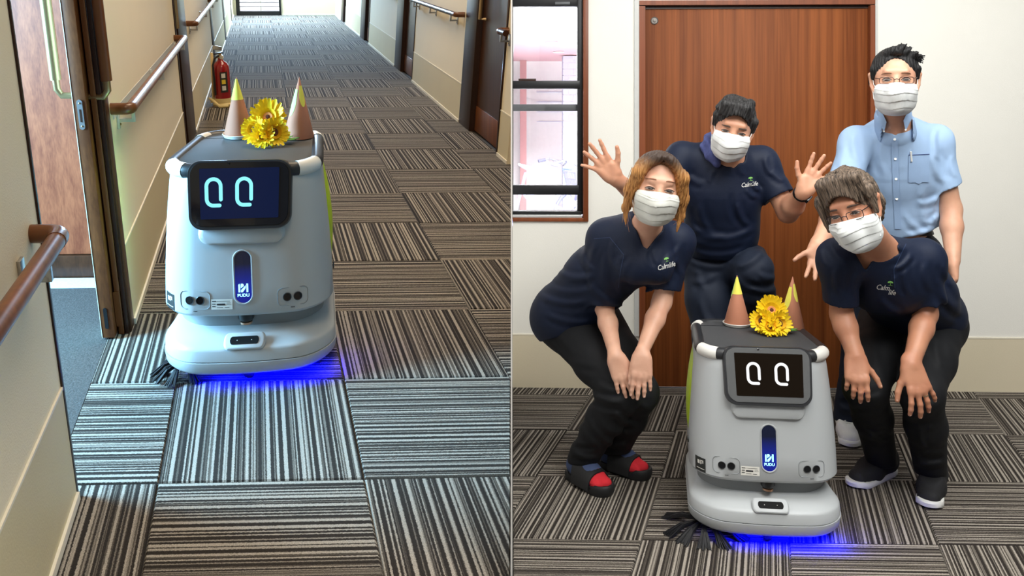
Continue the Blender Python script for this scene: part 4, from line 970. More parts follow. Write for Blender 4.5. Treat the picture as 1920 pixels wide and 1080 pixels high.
def hairmat(name, c1, c2, root=None, zr=(0, 0), part=None, sc_=(260, 90, 24)):
    m, N, L, P = new_mat(name); at = N.new('ShaderNodeAttribute'); at.attribute_name = 'loc'; mp = N.new('ShaderNodeMapping'); mp.inputs['Scale'].default_value = sc_
    L.new(at.outputs['Vector'], mp.inputs['Vector']); nz = N.new('ShaderNodeTexNoise'); nz.inputs['Scale'].default_value = 1; nz.inputs['Detail'].default_value = 3; nz.inputs['Distortion'].default_value = .6; L.new(mp.outputs['Vector'], nz.inputs['Vector'])
    r = N.new('ShaderNodeValToRGB'); r.color_ramp.elements[0].position = .35; r.color_ramp.elements[1].position = .68; r.color_ramp.elements[0].color = c1; r.color_ramp.elements[1].color = c2
    L.new(nz.outputs['Fac'], r.inputs['Fac']); out = r.outputs['Color']
    if root:
        sp = N.new('ShaderNodeSeparateXYZ'); L.new(at.outputs['Vector'], sp.inputs[0]); mr = N.new('ShaderNodeMapRange'); mr.inputs['From Min'].default_value = zr[0]; mr.inputs['From Max'].default_value = zr[1]
        ad = N.new('ShaderNodeMath'); ad.operation = 'MULTIPLY_ADD'; ad.inputs[1].default_value = .05; L.new(nz.outputs['Fac'], ad.inputs[0]); L.new(sp.outputs['Z'], ad.inputs[2]); L.new(ad.outputs[0], mr.inputs['Value'])
        mx = N.new('ShaderNodeMix'); mx.data_type = 'RGBA'; L.new(mr.outputs['Result'], mx.inputs['Factor']); L.new(out, mx.inputs['A']); mx.inputs['B'].default_value = root; out = mx.outputs['Result']
    L.new(out, P.inputs['Base Color']); P.inputs['Roughness'].default_value = .55; P.inputs['Specular IOR Level'].default_value = .3
    b = N.new('ShaderNodeBump'); b.inputs['Strength'].default_value = .8; b.inputs['Distance'].default_value = .004; L.new(nz.outputs['Fac'], b.inputs['Height']); L.new(b.outputs['Normal'], P.inputs['Normal']); return m
M['skinW'] = skin('skin of the woman', srgb(216, 168, 142)); M['skinA'] = skin('skin of the waving man', srgb(206, 153, 124)); M['skinB'] = skin('skin of the man in light blue', srgb(214, 164, 136)); M['skinC'] = skin('skin of the man in glasses', srgb(188, 133, 104))
def cloth(name, c, rough=.8, sheen=.0, scale=420, bump=.12): return plain(name, c, rough, noise=.10, scale=9, bump=bump, bscale=scale, sheen=sheen, spec=.3)
M['navy'] = cloth('navy sports shirt', srgb(14, 25, 48), .62); M['navyseam'] = cloth('navy seam', srgb(40, 54, 84), .6)
M['blackcloth'] = cloth('black trousers', srgb(20, 21, 24), .75); M['navycloth'] = cloth('dark navy trousers', srgb(26, 34, 50), .7)
M['blue'] = cloth('light blue shirt', srgb(164, 192, 226), .75); M['bluecol'] = cloth('light blue collar', srgb(160, 188, 224), .75); M['bluedark'] = cloth('blue collar lining', srgb(70, 86, 130), .75)
M['mask'] = plain('white mask fabric', srgb(226, 228, 226), .85, noise=.02, bump=.08, bscale=500); M['maskgrey'] = plain('pale grey mask fabric', srgb(206, 206, 198), .85, noise=.02, bump=.08, bscale=500)
M['maskloop'] = plain('white ear loop', srgb(236, 236, 232), .7)
M['eyewhite2'] = plain('eye white', srgb(186, 172, 164), .3); M['iris'] = plain('dark iris', srgb(34, 20, 14), .12, coat=.4)
M['lash'] = plain('lash line', srgb(38, 26, 22), .7); M['browblack'] = plain('black brow hair', srgb(74, 56, 46), .85); M['browbrown'] = plain('brown brow hair', srgb(148, 104, 80), .85)
M['nail'] = plain('finger nail', srgb(238, 200, 186), .3)
M['shoeblack'] = plain('black knit shoe', srgb(24, 24, 26), .8, bump=.4, bscale=160); M['solewhite'] = plain('white sole', srgb(226, 226, 222), .6); M['sandal'] = plain('black foam sandal', srgb(28, 28, 29), .6)
M['sockblue'] = plain('slate blue sock', srgb(66, 80, 116), .9, bump=.2); M['sockred'] = plain('red sock toe', srgb(214, 40, 52), .9, bump=.2); M['sockcream'] = plain('cream sock patch', srgb(236, 220, 190), .9)
M['belt'] = plain('dark belt leather', srgb(34, 26, 22), .4); M['gold'] = plain('pale gold', srgb(220, 200, 160), .2, metal=.9)
M['specdark'] = plain('dark red spectacle frame', srgb(52, 22, 22), .25); M['specgrey'] = plain('dark spectacle frame', srgb(40, 34, 36), .25, metal=.3); M['lensglass'] = glass('spectacle lens', refl=.02)
M['towel'] = plain('blue patterned towel', srgb(70, 78, 128), .9, noise=.35, scale=90, bump=.3); M['printwhite'] = plain('white print', srgb(226, 226, 222), .7); M['printgreen'] = plain('green print', srgb(128, 190, 96), .7)
M['hairblack'] = hairmat('black hair', srgb(10, 10, 11), srgb(46, 45, 46)); M['hairdark'] = hairmat('dark hair', srgb(12, 12, 13), srgb(62, 60, 60)); M['hairgrey'] = hairmat('greying brown hair', srgb(46, 38, 32), srgb(128, 110, 94))
M['hairblond'] = hairmat('dyed blond hair', srgb(126, 78, 36), srgb(206, 150, 88), root=srgb(66, 52, 44), zr=(.088, .135))

class Head:
    """axes: x to the viewer's side, y = where the face looks, z up; origin mid-head"""
    def __init__(s, c, face, roll=0., size=1., wx=1.):
        y = Vector(face).normalized(); z = Vector((0, 0, 1)); z = (z-y*z.dot(y)).normalized(); x = y.cross(z)
        R = Matrix.Rotation(roll, 3, y); x, z = R @ x, R @ z
        s.c = Vector(c); s.x, s.y, s.z = x, y, z; s.s = size; s.wx = wx; s.R = np.array([x, y, z], f4)
    def p(s, x, y, z): return s.c+s.s*(s.x*x*s.wx+s.y*y+s.z*z)
    def ell(s, c, r): return Ell(s.p(*c), (r[0]*s.s*s.wx, r[1]*s.s, r[2]*s.s), s.R)
    def cone(s, a, b, r1, r2, flat=None): return Cone(s.p(*a), s.p(*b), r1*s.s, r2*s.s, flat)
    def half(s, o, n): return Half(s.p(*o), s.x*n[0]+s.y*n[1]+s.z*n[2])
    def loc(s, P): return ((P-A3(s.c)) @ s.R.T)/f4(s.s)/np.array([s.wx, 1, 1], f4)
    def mat(s): return Matrix.Translation(s.c) @ Matrix((s.x*s.s, s.y*s.s, s.z*s.s)).transposed().to_4x4()
def head_prims(F_, H, female=False):
    F_.add(H.ell((0, -.014, .034), (.073, .090, .084)), .02)
    F_.add(H.ell((0, .022, -.020), (.063, .066, .090)), .03)
    F_.add(H.ell((0, .038, -.078), (.042 if not female else .037, .046, .040)), .035)
    F_.add(H.cone((-.03, .078, .036), (.03, .078, .036), .011, .011), .022)
    for q in (-1, 1):
        F_.add(H.ell((q*.040, .060, -.026), (.024, .022, .024)), .02)
        F_.sub(H.ell((q*.031, .101, .006), (.020, .018, .0095)), .014)
        F_.add(H.ell((q*.031, .0745, .006), (.0165, .0130, .0125)), .004)
    F_.add(H.cone((0, .086, .012), (0, .108, -.030), .008, .0125), .016)
    for q in (-1, 1):
        F_.add(H.cone((q*.0715, .006, .016), (q*.082, -.014, .026), .008, .010), .008)
        F_.add(H.cone((q*.082, -.014, .026), (q*.079, -.008, -.014), .010, .007), .006)
        F_.add(H.cone((q*.079, -.008, -.014), (q*.072, .004, -.034), .007, .008), .006)
        F_.sub(H.ell((q*.088, .004, .008), (.008, .009, .016)), .006)
def face_parts(H, root, off, body, brow='browblack', gaze=(0, 0), squint=1.0, browz=.034, browth=.0036, browtilt=0.):
    """eyes, lids, brows as children"""
    for q in (-1, 1):
        V = []; Fc = []; mi = []; n, m_ = 20, 12
        cx_, cy_, cz = q*.031+gaze[0]*.0, .0745, .006
        r = (.0172, .0138, .0131)
        # eyeball front cap with iris rings
        rings = [0, .20, .40, .58, .66, .74, .82, .9]
        gx, gz = gaze
        for i, t in enumerate(rings):
            for k in range(n):
                a = 2*math.pi*k/n; ux, uz = t*math.cos(a), t*math.sin(a)*.80*squint
                x_, z_ = ux+gx*(1-t), uz+gz*(1-t); y_ = math.sqrt(max(0, 1-x_*x_*.8-z_*z_))
                V.append(H.p(cx_+r[0]*x_, cy_+r[1]*y_*1.0+.0016, cz+r[2]*z_*.62))
        for i in range(len(rings)-1):
            for k in range(n): Fc.append((i*n+k, i*n+(k+1) % n, (i+1)*n+(k+1) % n, (i+1)*n+k)); mi.append(1 if i < 3 else 0)
        me = mesh('eye', [v-off for v in V], Fc, M['eyewhite2'], True); me.materials.append(M['iris']); me.polygons.foreach_set('material_index', mi)
        e = put('eye', me, root)
        up = [H.p(cx_+.0178*t, cy_+.0140*math.sqrt(max(0, 1-.75*t*t))+.0012, cz+.0082*squint*(1-t*t)+.0012*q*t) for t in np.linspace(-1, 1, 9)]
        MB().tube(up, [.0008, .0013, .0016, .0018, .0019, .0018, .0016, .0013, .0008], 6).build('lash_line', M['lash'], e, smooth=True, off=off)
        lo_ = [H.p(cx_+.0165*t, cy_+.0140*math.sqrt(max(0, 1-.75*t*t))+.0006, cz-.0066*squint*(1-t*t)) for t in np.linspace(-1, 1, 7)]
        MB().tube(lo_, .0007, 5).build('lower_lid', M['browbrown'], e, smooth=True, off=off)
        bp = [v+off for v in lay_on(body, [H.p(q*(.016+.034*t), .100, browz+.0045*math.sin(t*2.6)-.0065*t) for t in np.linspace(0, 1, 9)], -H.y, off, .0006)]
        MB().tube(bp, [browth*k for k in (.6, .95, 1.05, 1.05, 1.0, .9, .75, .55, .25)], 8).build('eyebrow', M[brow], root, smooth=True, off=off)
def face_mask(H, root, off, m='mask', top=-.006, w_=.070, bot=-.128, tilt=0.0):
    Fm = Field(); Fm.add(H.ell((0, .024, -.052), (.0775, .072, .082)), .02)
    for q in (-1, 1): Fm.add(H.ell((q*.040, .063, -.030), (.031, .030, .036)), .02)
    for p_, q_, r1, r2 in (((0, .094, .0), (0, .114, -.040), .012, .019), ((0, .114, -.040), (0, .094, -.092), .019, .021)): Fm.add(H.cone(p_, q_, r1, r2), .045)
    Fm.cut(H.half((0, 0, top), (0, -.16, 1)), .004)
    for q in (-1, 1): Fm.cut(H.half((q*w_, 0, -.06), (q, -.12, 0)), .004)
    Fm.cut(H.half((0, .012, 0), (0, -1, .10)), .004); Fm.cut(H.half((0, .03, bot), (0, -.3, -1)), .01)
    def fold_(P, d):
        l = H.loc(P); t = l[..., 2]; x = l[..., 0]
        z = t+.10*x*x*8*.1+.004*np.sin(x*55)+tilt*x
        s = np.mod((z+.018)/f4(.027), 1.0)
        amp = np.exp(-((t+.060)/.046)**4)*np.clip(1.15-np.abs(x)/.085, 0.15, 1)
        return (-.0034*(1-s)*amp*(s < 1)+.0016*np.exp(-(x/.004)**2)*0+.0007*np.sin(x*90+t*60)*amp-.0016*np.exp(-((z-top+.007)/.0022)**2)).astype(f4)
    Fm.disp = fold_
    c = A3(H.c); V, Q = surf(Fm, c-.19*H.s, c+.19*H.s, .0021)
    o = put('face_mask', np_mesh('face_mask', V-A3(off), Q, M[m]), root)
    for q in (-1, 1):
        for z0, ze in ((top-.006, .018), (bot+.038, -.026)):
            MB().tube([H.p(q*(w_-.002), .046, z0), H.p(q*.0745, .022, z0*.55+ze*.45), H.p(q*.0765, .004, ze), H.p(q*.080, -.018, ze+.006)], .0014, 6).build('ear_loop', M['maskloop'], o, smooth=True, off=off)
def fold2d(segs, Y0):
    """cloth creases traced over the front of a garment: (x0, y0, x1, y1, half width, height in mm)"""
    def fn(P, d):
        yy = np.maximum(P[..., 1], f4(.5)); px = f4(CX)+P[..., 0]*f4(F)/yy; py = f4(HZ)+(f4(CAMZ)-P[..., 2])*f4(F)/yy
        out = np.zeros(P.shape[:-1], f4)
        for x0, y0, x1, y1, w_, h_ in segs:
            dx, dy = x1-x0, y1-y0; l2 = dx*dx+dy*dy; t = np.clip(((px-x0)*dx+(py-y0)*dy)/l2, 0, 1)
            bow = 4*t*(1-t)*math.sqrt(l2)*.10; l = math.sqrt(l2)
            q = np.hypot(px-x0-dx*t+dy/l*bow, py-y0-dy*t-dx/l*bow)/w_
            out -= f4(h_*.001)*(np.exp(-q*q)-f4(.55)*np.exp(-((q-1.7)/.9)**2))*np.clip(np.minimum(t, 1-t)*5+.15, 0, 1)
        return out.astype(f4)
    return fn
def both(*fs): return lambda P, d: sum(f(P, d) for f in fs)
def spectacles(H, root, off, m, zc=.004, hw=.023, hh=.0125):
    g = MB(); yb = .106
    for q in (-1, 1):
        ring = [H.p(q*.033+x, yb-.012*((q*.033+x)/.06)**2*1.2, zc+z) for x, z in rrect(0, 0, hw, hh, .008, 4)]
        g.tube(ring, .0013, 6, closed=True)
        g.tube([H.p(q*.0335-hw*0+q*hw, yb-.010, zc+hh*.6), H.p(q*.066, .070, zc+.009), H.p(q*.078, .0, zc+.012), H.p(q*.079, -.018, zc+.004)], .0016, 6)
    g.tube([H.p(-.0335+hw, yb-.002, zc+.003), H.p(0, yb+.002, zc+.006), H.p(.0335-hw, yb-.002, zc+.003)], .0014, 6)
    o = g.build('glasses', m, root, smooth=True, off=off)
    for q in (-1, 1):
        ring = [H.p(q*.033+x, yb-.012*((q*.033+x)/.06)**2*1.2, zc+z) for x, z in rrect(0, 0, hw, hh, .008, 4)]
        MB().add(ring, [tuple(range(len(ring)))]).build('lens', M['lensglass'], o, off=off)
def hair(H, root, off, fn, m, amp=.0035, fr=150, h=.0026, extra=.0, name='hair', wav=0.0):
    Fh = Field(); fn(Fh)
    def strands(P, d):
        l = H.loc(P); x, y, z = l[..., 0], l[..., 1], l[..., 2]
        a = np.arctan2(x, y+.25)
        return (amp*(np.sin(a*fr+18*z+3*np.sin(z*40+y*30))*.55+np.sin(a*fr*2.3+y*60+z*25)*.45)+extra*np.sin(x*60+y*45)*np.sin(z*50+y*20+1)).astype(f4)
    Fh.disp = strands
    c = A3(H.c); V, Q = surf(Fh, c-.24*H.s, c+.24*H.s, h)
    return put(name, np_mesh(name, V-A3(off), Q, m, attr=H.loc(V.astype(f4))), root)
def hand_prims(F_, wrist, d, nrm, side, s=1., curl=(.2, .2, .2, .2), spread=(-.28, -.09, .10, .30), thumb=(.9, .35), wr=.026, nails=None, tcurl=.3, lens=None):
    """d = along the fingers, nrm = out of the palm, side=+1: thumb towards d x nrm"""
    d = Vector(d).normalized(); n = Vector(nrm); n = (n-d*n.dot(d)).normalized(); t = d.cross(n)*side
    W = Vector(wrist); P_ = lambda a, b, c: W+s*(d*a+t*b+n*c)
    F_.add(Cone(P_(-.012, 0, 0), P_(.022, .002, .002), wr*s, .030*s, (n, .62)), .014)
    for b0, b1 in ((.020, .029), (.004, .009), (-.010, -.011), (-.022, -.030)):
        F_.add(Cone(P_(.012, b0*.72, 0), P_(.088-.9*abs(b1)*.25-(.006 if b1 < -.02 else 0), b1, -.001), .0175*s, .0125*s, (n, .78)), .014)
    F_.add(Cone(P_(.018, .020, .006), P_(.046, .030, .006), .017*s, .013*s), .014)      # ball of the thumb
    F_.add(Cone(P_(.022, -.022, .005), P_(.055, -.026, .004), .014*s, .011*s), .014)
    base = ((.088, .029), (.092, .009), (.087, -.011), (.078, -.030)); L_ = lens or (.072, .080, .074, .058); R_ = (.0092, .0096, .0090, .0080)
    segs = []
    for i in range(4):
        sg = []; segs.append(sg); a = spread[i]*-1; c = curl[i]; p = P_(base[i][0]-.012, base[i][1], 0); dr = (d*math.cos(a)+t*math.sin(a)).normalized(); nn = n
        seg = (.44, .30, .26); q = p; r = R_[i]*s; ang = c*.55
        for k in range(3):
            dv = dr*math.cos(ang)+nn*math.sin(ang); ln = L_[i]*seg[k]*s+(.012*s if k == 0 else 0); e = q+dv*ln
            sg.append((q, e, r)); r2 = r*(.94 if k < 2 else .84); F_.add(Cone(q, e, r, r2), .004 if k else .009)
            if k == 2 and nails is not None: nails.append((e-dv*.006*s, dv, (dv.cross(t)).normalized()*(-1 if (dv.cross(t)).dot(nn) > 0 else 1), r2))
            q = e; r = r2; ang += c*(.9 if k == 0 else .7)
    ta, tn = thumb; p = P_(.026, .024, .006); q = p; r = .0125*s
    for k, ln in enumerate((.036, .031, .026)):
        aa = ta*(1-.12*k)-tcurl*k*.4; dv = (d*math.cos(aa)+t*math.sin(aa)+n*tn).normalized(); e = q+dv*ln*s; r2 = r*(.88 if k < 2 else .82)
        F_.add(Cone(q, e, r, r2), .010 if k == 0 else .004); q, r = e, r2
        if k == 2 and nails is not None: nails.append((e-dv*.006*s, dv, (-n+t*.4).normalized(), r2))
    return segs
def add_nails(root, off, nails):
    for e, dv, up, r in nails:
        up = (up-dv*up.dot(dv)).normalized(); sd = dv.cross(up); V = []
        for i in range(4):
            for j in range(4):
                u, v = i/3*2-1, j/3*2-1; V.append(e+dv*(u*.0062)+sd*(v*r*.62)+up*(r*(1.0-.30*v*v)+.0002)-off)
        put('nail', mesh('nail', V, [(i*4+j, i*4+j+1, i*4+j+5, i*4+j+4) for i in range(3) for j in range(3)], M['nail'], True), root)
def shirt_print(F_, centre, look, right, size, root, off, lines, tree=True):
    """flat print laid on the cloth: marched along `look` until it meets it"""
    look = Vector(look).normalized(); rt = Vector(right); rt = (rt-look*rt.dot(look)).normalized(); up = rt.cross(look)*-1
    if up.z < 0: up = -up
    def lay(V):
        P = np.array([A3(Vector(centre)+rt*x*size+up*y*size-look*.12) for x, y in V], f4); l = A3(look)
        for _ in range(40): P = P+l*np.clip(F_.ev(P)-.0012, -.02, .03)[:, None]
        return P-A3(off)
    for s_, x0, y0, sz in lines:
        V, Fc = txt_mesh(s_, sz, shear=.35, offset=.004, res=2); P = lay([(x*.80+x0, y+y0) for x, y, _ in V]); put('lettering', mesh('lettering', P, Fc, M['printwhite']), root)
    if tree:
        V = []; Fc = []
        el = [(.34+.34*math.cos(a), .98+.20*max(-.35, math.sin(a))) for a in np.linspace(0, 2*math.pi, 21)[:-1]]
        for poly in (el, [(.31, .62), (.37, .62), (.36, .92), (.32, .92)], [(.0, .52), (.34, .66), (.72, .56), (.34, .60)]):
            b = len(V); V += poly; Fc.append(tuple(range(b, b+len(poly))))
        put('tree_emblem', mesh('tree_emblem', lay(V), Fc, M['printgreen']), root)
class Person:
    def __init__(s, foot, label): s.off = Vector(foot); s.label = label; s.body = Field(); s.fine = []; s.fine_h = []; s.nails = []
    def build(s, skin_m, h=.006):
        pts = np.concatenate([[p.a, p.b] if isinstance(p, Cone) else [p.c-p.r.max(), p.c+p.r.max()] for op, p, _ in s.body.ops if op == 0])
        lo, hi = pts.min(0)-.12, pts.max(0)+.12
        V, Q = surf(s.body, lo, hi, h, outside=s.fine); Vs, Qs = [V], [Q]; n = len(V)
        for c_, r_, hh in [(c, r, hh) for (c, r), hh in zip(s.fine, s.fine_h)]:
            v, q = surf(s.body, A3(c_)-r_, A3(c_)+r_, hh, inside=(c_, r_)); Vs.append(v); Qs.append(q+n); n += len(v)
        V = np.concatenate(Vs)-A3(s.off); Q = np.concatenate(Qs)
        s.root = put('person', np_mesh('person', V, Q, skin_m)); s.root.location = s.off
        tag(s.root, s.label, 'person')
        return s.root
    def cloth(s, name, F_, m, h=.006, **k):
        pts = np.concatenate([[p.a, p.b] if isinstance(p, Cone) else [p.c-p.r.max(), p.c+p.r.max()] for op, p, _ in F_.ops if op == 0])
        V, Q = surf(F_, pts.min(0)-.24, pts.max(0)+.24, h); return put(name, np_mesh(name, V-A3(s.off), Q, m), s.root)
# ------------------------------------------------------------ feet
def outline(L_, W, n=32, heel=.42):
    """foot-shaped outline along x"""
    P = []
    for k in range(n):
        a = 2*math.pi*k/n; x = L_*(.5-.5*math.cos(a)); t = x/L_
        wd = W*.5*(heel*2*.82+(1-heel*2*.82)*(3*t*t-2*t**3))*(1-max(0, (t-.72)/.28)**2.6)**.5*(1-max(0, (.16-t)/.16)**2.2)**.5
        P.append((x, wd*(1 if k <= n//2 else -1)+.010*t*0))
    return P
def foot_frame(heel, toe):
    h = Vector(heel); d = Vector(toe)-h; d.z = 0; L_ = d.length; d.normalize(); s = Vector((0, 0, 1)).cross(d)
    return h, d, s, L_
def foot_prims(F_, heel, toe, ankle, g=0., shank_r=.036, lift=.0):
    h, d, s, L_ = foot_frame(heel, toe); q = lambda x, y, z: h+d*(x*L_)+s*y+Vector((0, 0, z+lift))
    F_.add(Cone(q(.15, 0, .040), q(.62, 0, .036), .032+g, .036+g), .02); F_.add(Cone(q(.60, .012, .026), q(.86, .016, .020), .030+g, .019+g), .02); F_.add(Cone(q(.60, -.016, .024), q(.82, -.022, .018), .026+g, .016+g), .02)
    F_.add(Cone(ankle, q(.22, 0, .050), shank_r+g, .034+g), .03); F_.add(Cone(ankle, q(.5, 0, .05), shank_r*.9+g, .03+g), .03)
def slide(p, heel, toe, ankle, skin_only=False):
    h, d, s, L_ = foot_frame(heel, toe); L2 = L_*1.10; h = h-d*L_*.05; W = .105
    O = outline(L2, W); f = lambda x, y, z: h+d*x+s*y+Vector((0, 0, z))
    root = p.root; b = MB()
    b.loft([[f(L2*.5+(x-L2*.5)*k, y*k, z+(.012 if x > L2*.85 else .004 if x < L2*.1 else 0)*(z > .002)) for x, y in O] for k, z in ((.93, .0), (.99, .004), (1.0, .016), (.99, .026), (.96, .030), (.90, .030), (.86, .022))])
    sl = b.build('slide_sandal', M['sandal'], root, smooth=True, off=p.off)
    # strap: arch over the instep
    V = []; nx, na = 9, 12
    for lay, g in ((0, .000), (1, .0055)):
        for i in range(nx):
            x = L2*(.30+.44*i/(nx-1)); t = i/(nx-1); hw = .052+.001*t+g; hh = .098-.036*t+g
            for j in range(na+1):
                a = math.pi*j/na; V.append(f(x+.010*(abs(math.cos(a))-.4)*(1-2*t), hw*math.cos(a), .014+hh*math.sin(a)**.8 if 0 < j < na else .014))
    n1 = nx*(na+1); Fc = []
    for i in range(nx-1):
        for j in range(na):
            q = (i*(na+1)+j, i*(na+1)+j+1, (i+1)*(na+1)+j+1, (i+1)*(na+1)+j); Fc += [q, tuple(x+n1 for x in q[::-1])]
    for j in range(na):
        for i in (0, nx-1): Fc.append((i*(na+1)+j, i*(na+1)+j+1, i*(na+1)+j+1+n1, i*(na+1)+j+n1))
    MB().add(V, Fc).build('strap', M['sandal'], sl, smooth=True, off=p.off)
    Fs = Field(); foot_prims(Fs, heel, toe, ankle, .002, .036, .018); V, Q = surf(Fs, np.minimum(A3(heel), A3(toe))-.08, np.maximum(A3(heel), A3(toe))+.16, .004)
    ctr = V[Q].mean(1)-A3(h); x = ctr @ A3(d)
    o = put('sock', np_mesh('sock', V-A3(p.off), Q, None, mats=[M['sockblue'], M['sockred']], mat_idx=(x > L2*.70).astype(int)), root)
def shoe(p, heel, toe, ankle, upper, sole, W=.098, knit=True, laces=False, lift=0.):
    h, d, s, L_ = foot_frame(heel, toe); O = outline(L_, W); f = lambda x, y, z: h+d*x+s*y+Vector((0, 0, z+lift))
    Fs = Field(); q = lambda x, y, z: f(x*L_, y, z)
    Fs.add(Cone(q(.17, 0, .052), q(.55, 0, .045), .040, .043), .02); Fs.add(Cone(q(.55, .006, .040), q(.84, .010, .030), .041, .028), .03); Fs.add(Cone(q(.6, -.012, .036), q(.80, -.016, .028), .034, .026), .03)
    Fs.add(Cone(Vector(ankle)+Vector((0, 0, lift*0)), q(.2, 0, .06), .044, .042), .03); Fs.add(Cone(q(.18, 0, .085), q(.55, 0, .055), .040, .036), .03)
    Fs.cut(Half(f(0, 0, .010), (0, 0, -1)), .006); Fs.cut(Half(q(.2, 0, .108), (.25*d.x, .25*d.y, 1)), .004)
    lo = np.minimum(A3(heel), A3(toe))-.09; hi = np.maximum(A3(heel), A3(toe))+.09; lo[2] = lift-.02; hi[2] = lift+.17
    V, Q = surf(Fs, lo, hi, .004); o = put('shoe', np_mesh('shoe', V-A3(p.off), Q, M[upper]), p.root)
    b = MB(); b.loft([[f(L_*.5+(x-L_*.5)*k, y*k, z+(.006 if x > L_*.9 else 0)) for x, y in O] for k, z in ((.95, .0), (1.01, .004), (1.02, .018), (.98, .024), (.9, .024))]); b.build('sole', M[sole], o, smooth=True, off=p.off)
    if laces:
        for i in range(6):
            x0, zz = .36+.065*i, .117-.0095*i; 
            b = MB(); b.tube([q(x0, -.028, zz-.010), q(x0+.02, 0, zz+.003), q(x0+.04, .028, zz-.010)], .0026, 6); b.tube([q(x0, .028, zz-.010), q(x0+.02, 0, zz+.003), q(x0+.04, -.028, zz-.010)], .0026, 6)
            b.build('lace', M[sole], o, smooth=True, off=p.off)
        MB().tube([q(.42, .0, .116), q(.40, .03, .112), q(.44, .050, .085), q(.5, .046, .062)], .0026, 6).build('lace', M[sole], o, smooth=True, off=p.off)
def limb_cloth(F_, pts, rs, k=.03, flat=None): F_.chain(pts, rs, k, flat)
CAMDIR = lambda P: (Vector((0, 0, CAMZ))-Vector(P)).normalized()
def lay_on(F_, pts, look, off, lift=.0012):
    """press points onto the cloth along `look`"""
    P = np.array([A3(Vector(p)-Vector(look)*.06) for p in pts], f4); l = A3(Vector(look).normalized())
    for _ in range(50): P = P+l*np.clip(F_.ev(P)-lift, -.01, .02)[:, None]
    return [Vector(map(float, v))-off for v in P]
def strip_on(F_, path, wid, look, off, lift=.002):
    look = Vector(look).normalized(); V = []
    for i, p in enumerate(path):
        t = (path[min(i+1, len(path)-1)]-path[max(i-1, 0)]).normalized(); s = t.cross(look).normalized()
        V += [p-s*wid, p+s*wid]
    V = lay_on(F_, V, look, off, lift); return V, [(2*i, 2*i+1, 2*i+3, 2*i+2) for i in range(len(path)-1)]
def dense(pts, n=12):
    out = []
    for a, b in zip(pts, pts[1:]): out += [a+(b-a)*i/n for i in range(n)]
    return out+[pts[-1]]

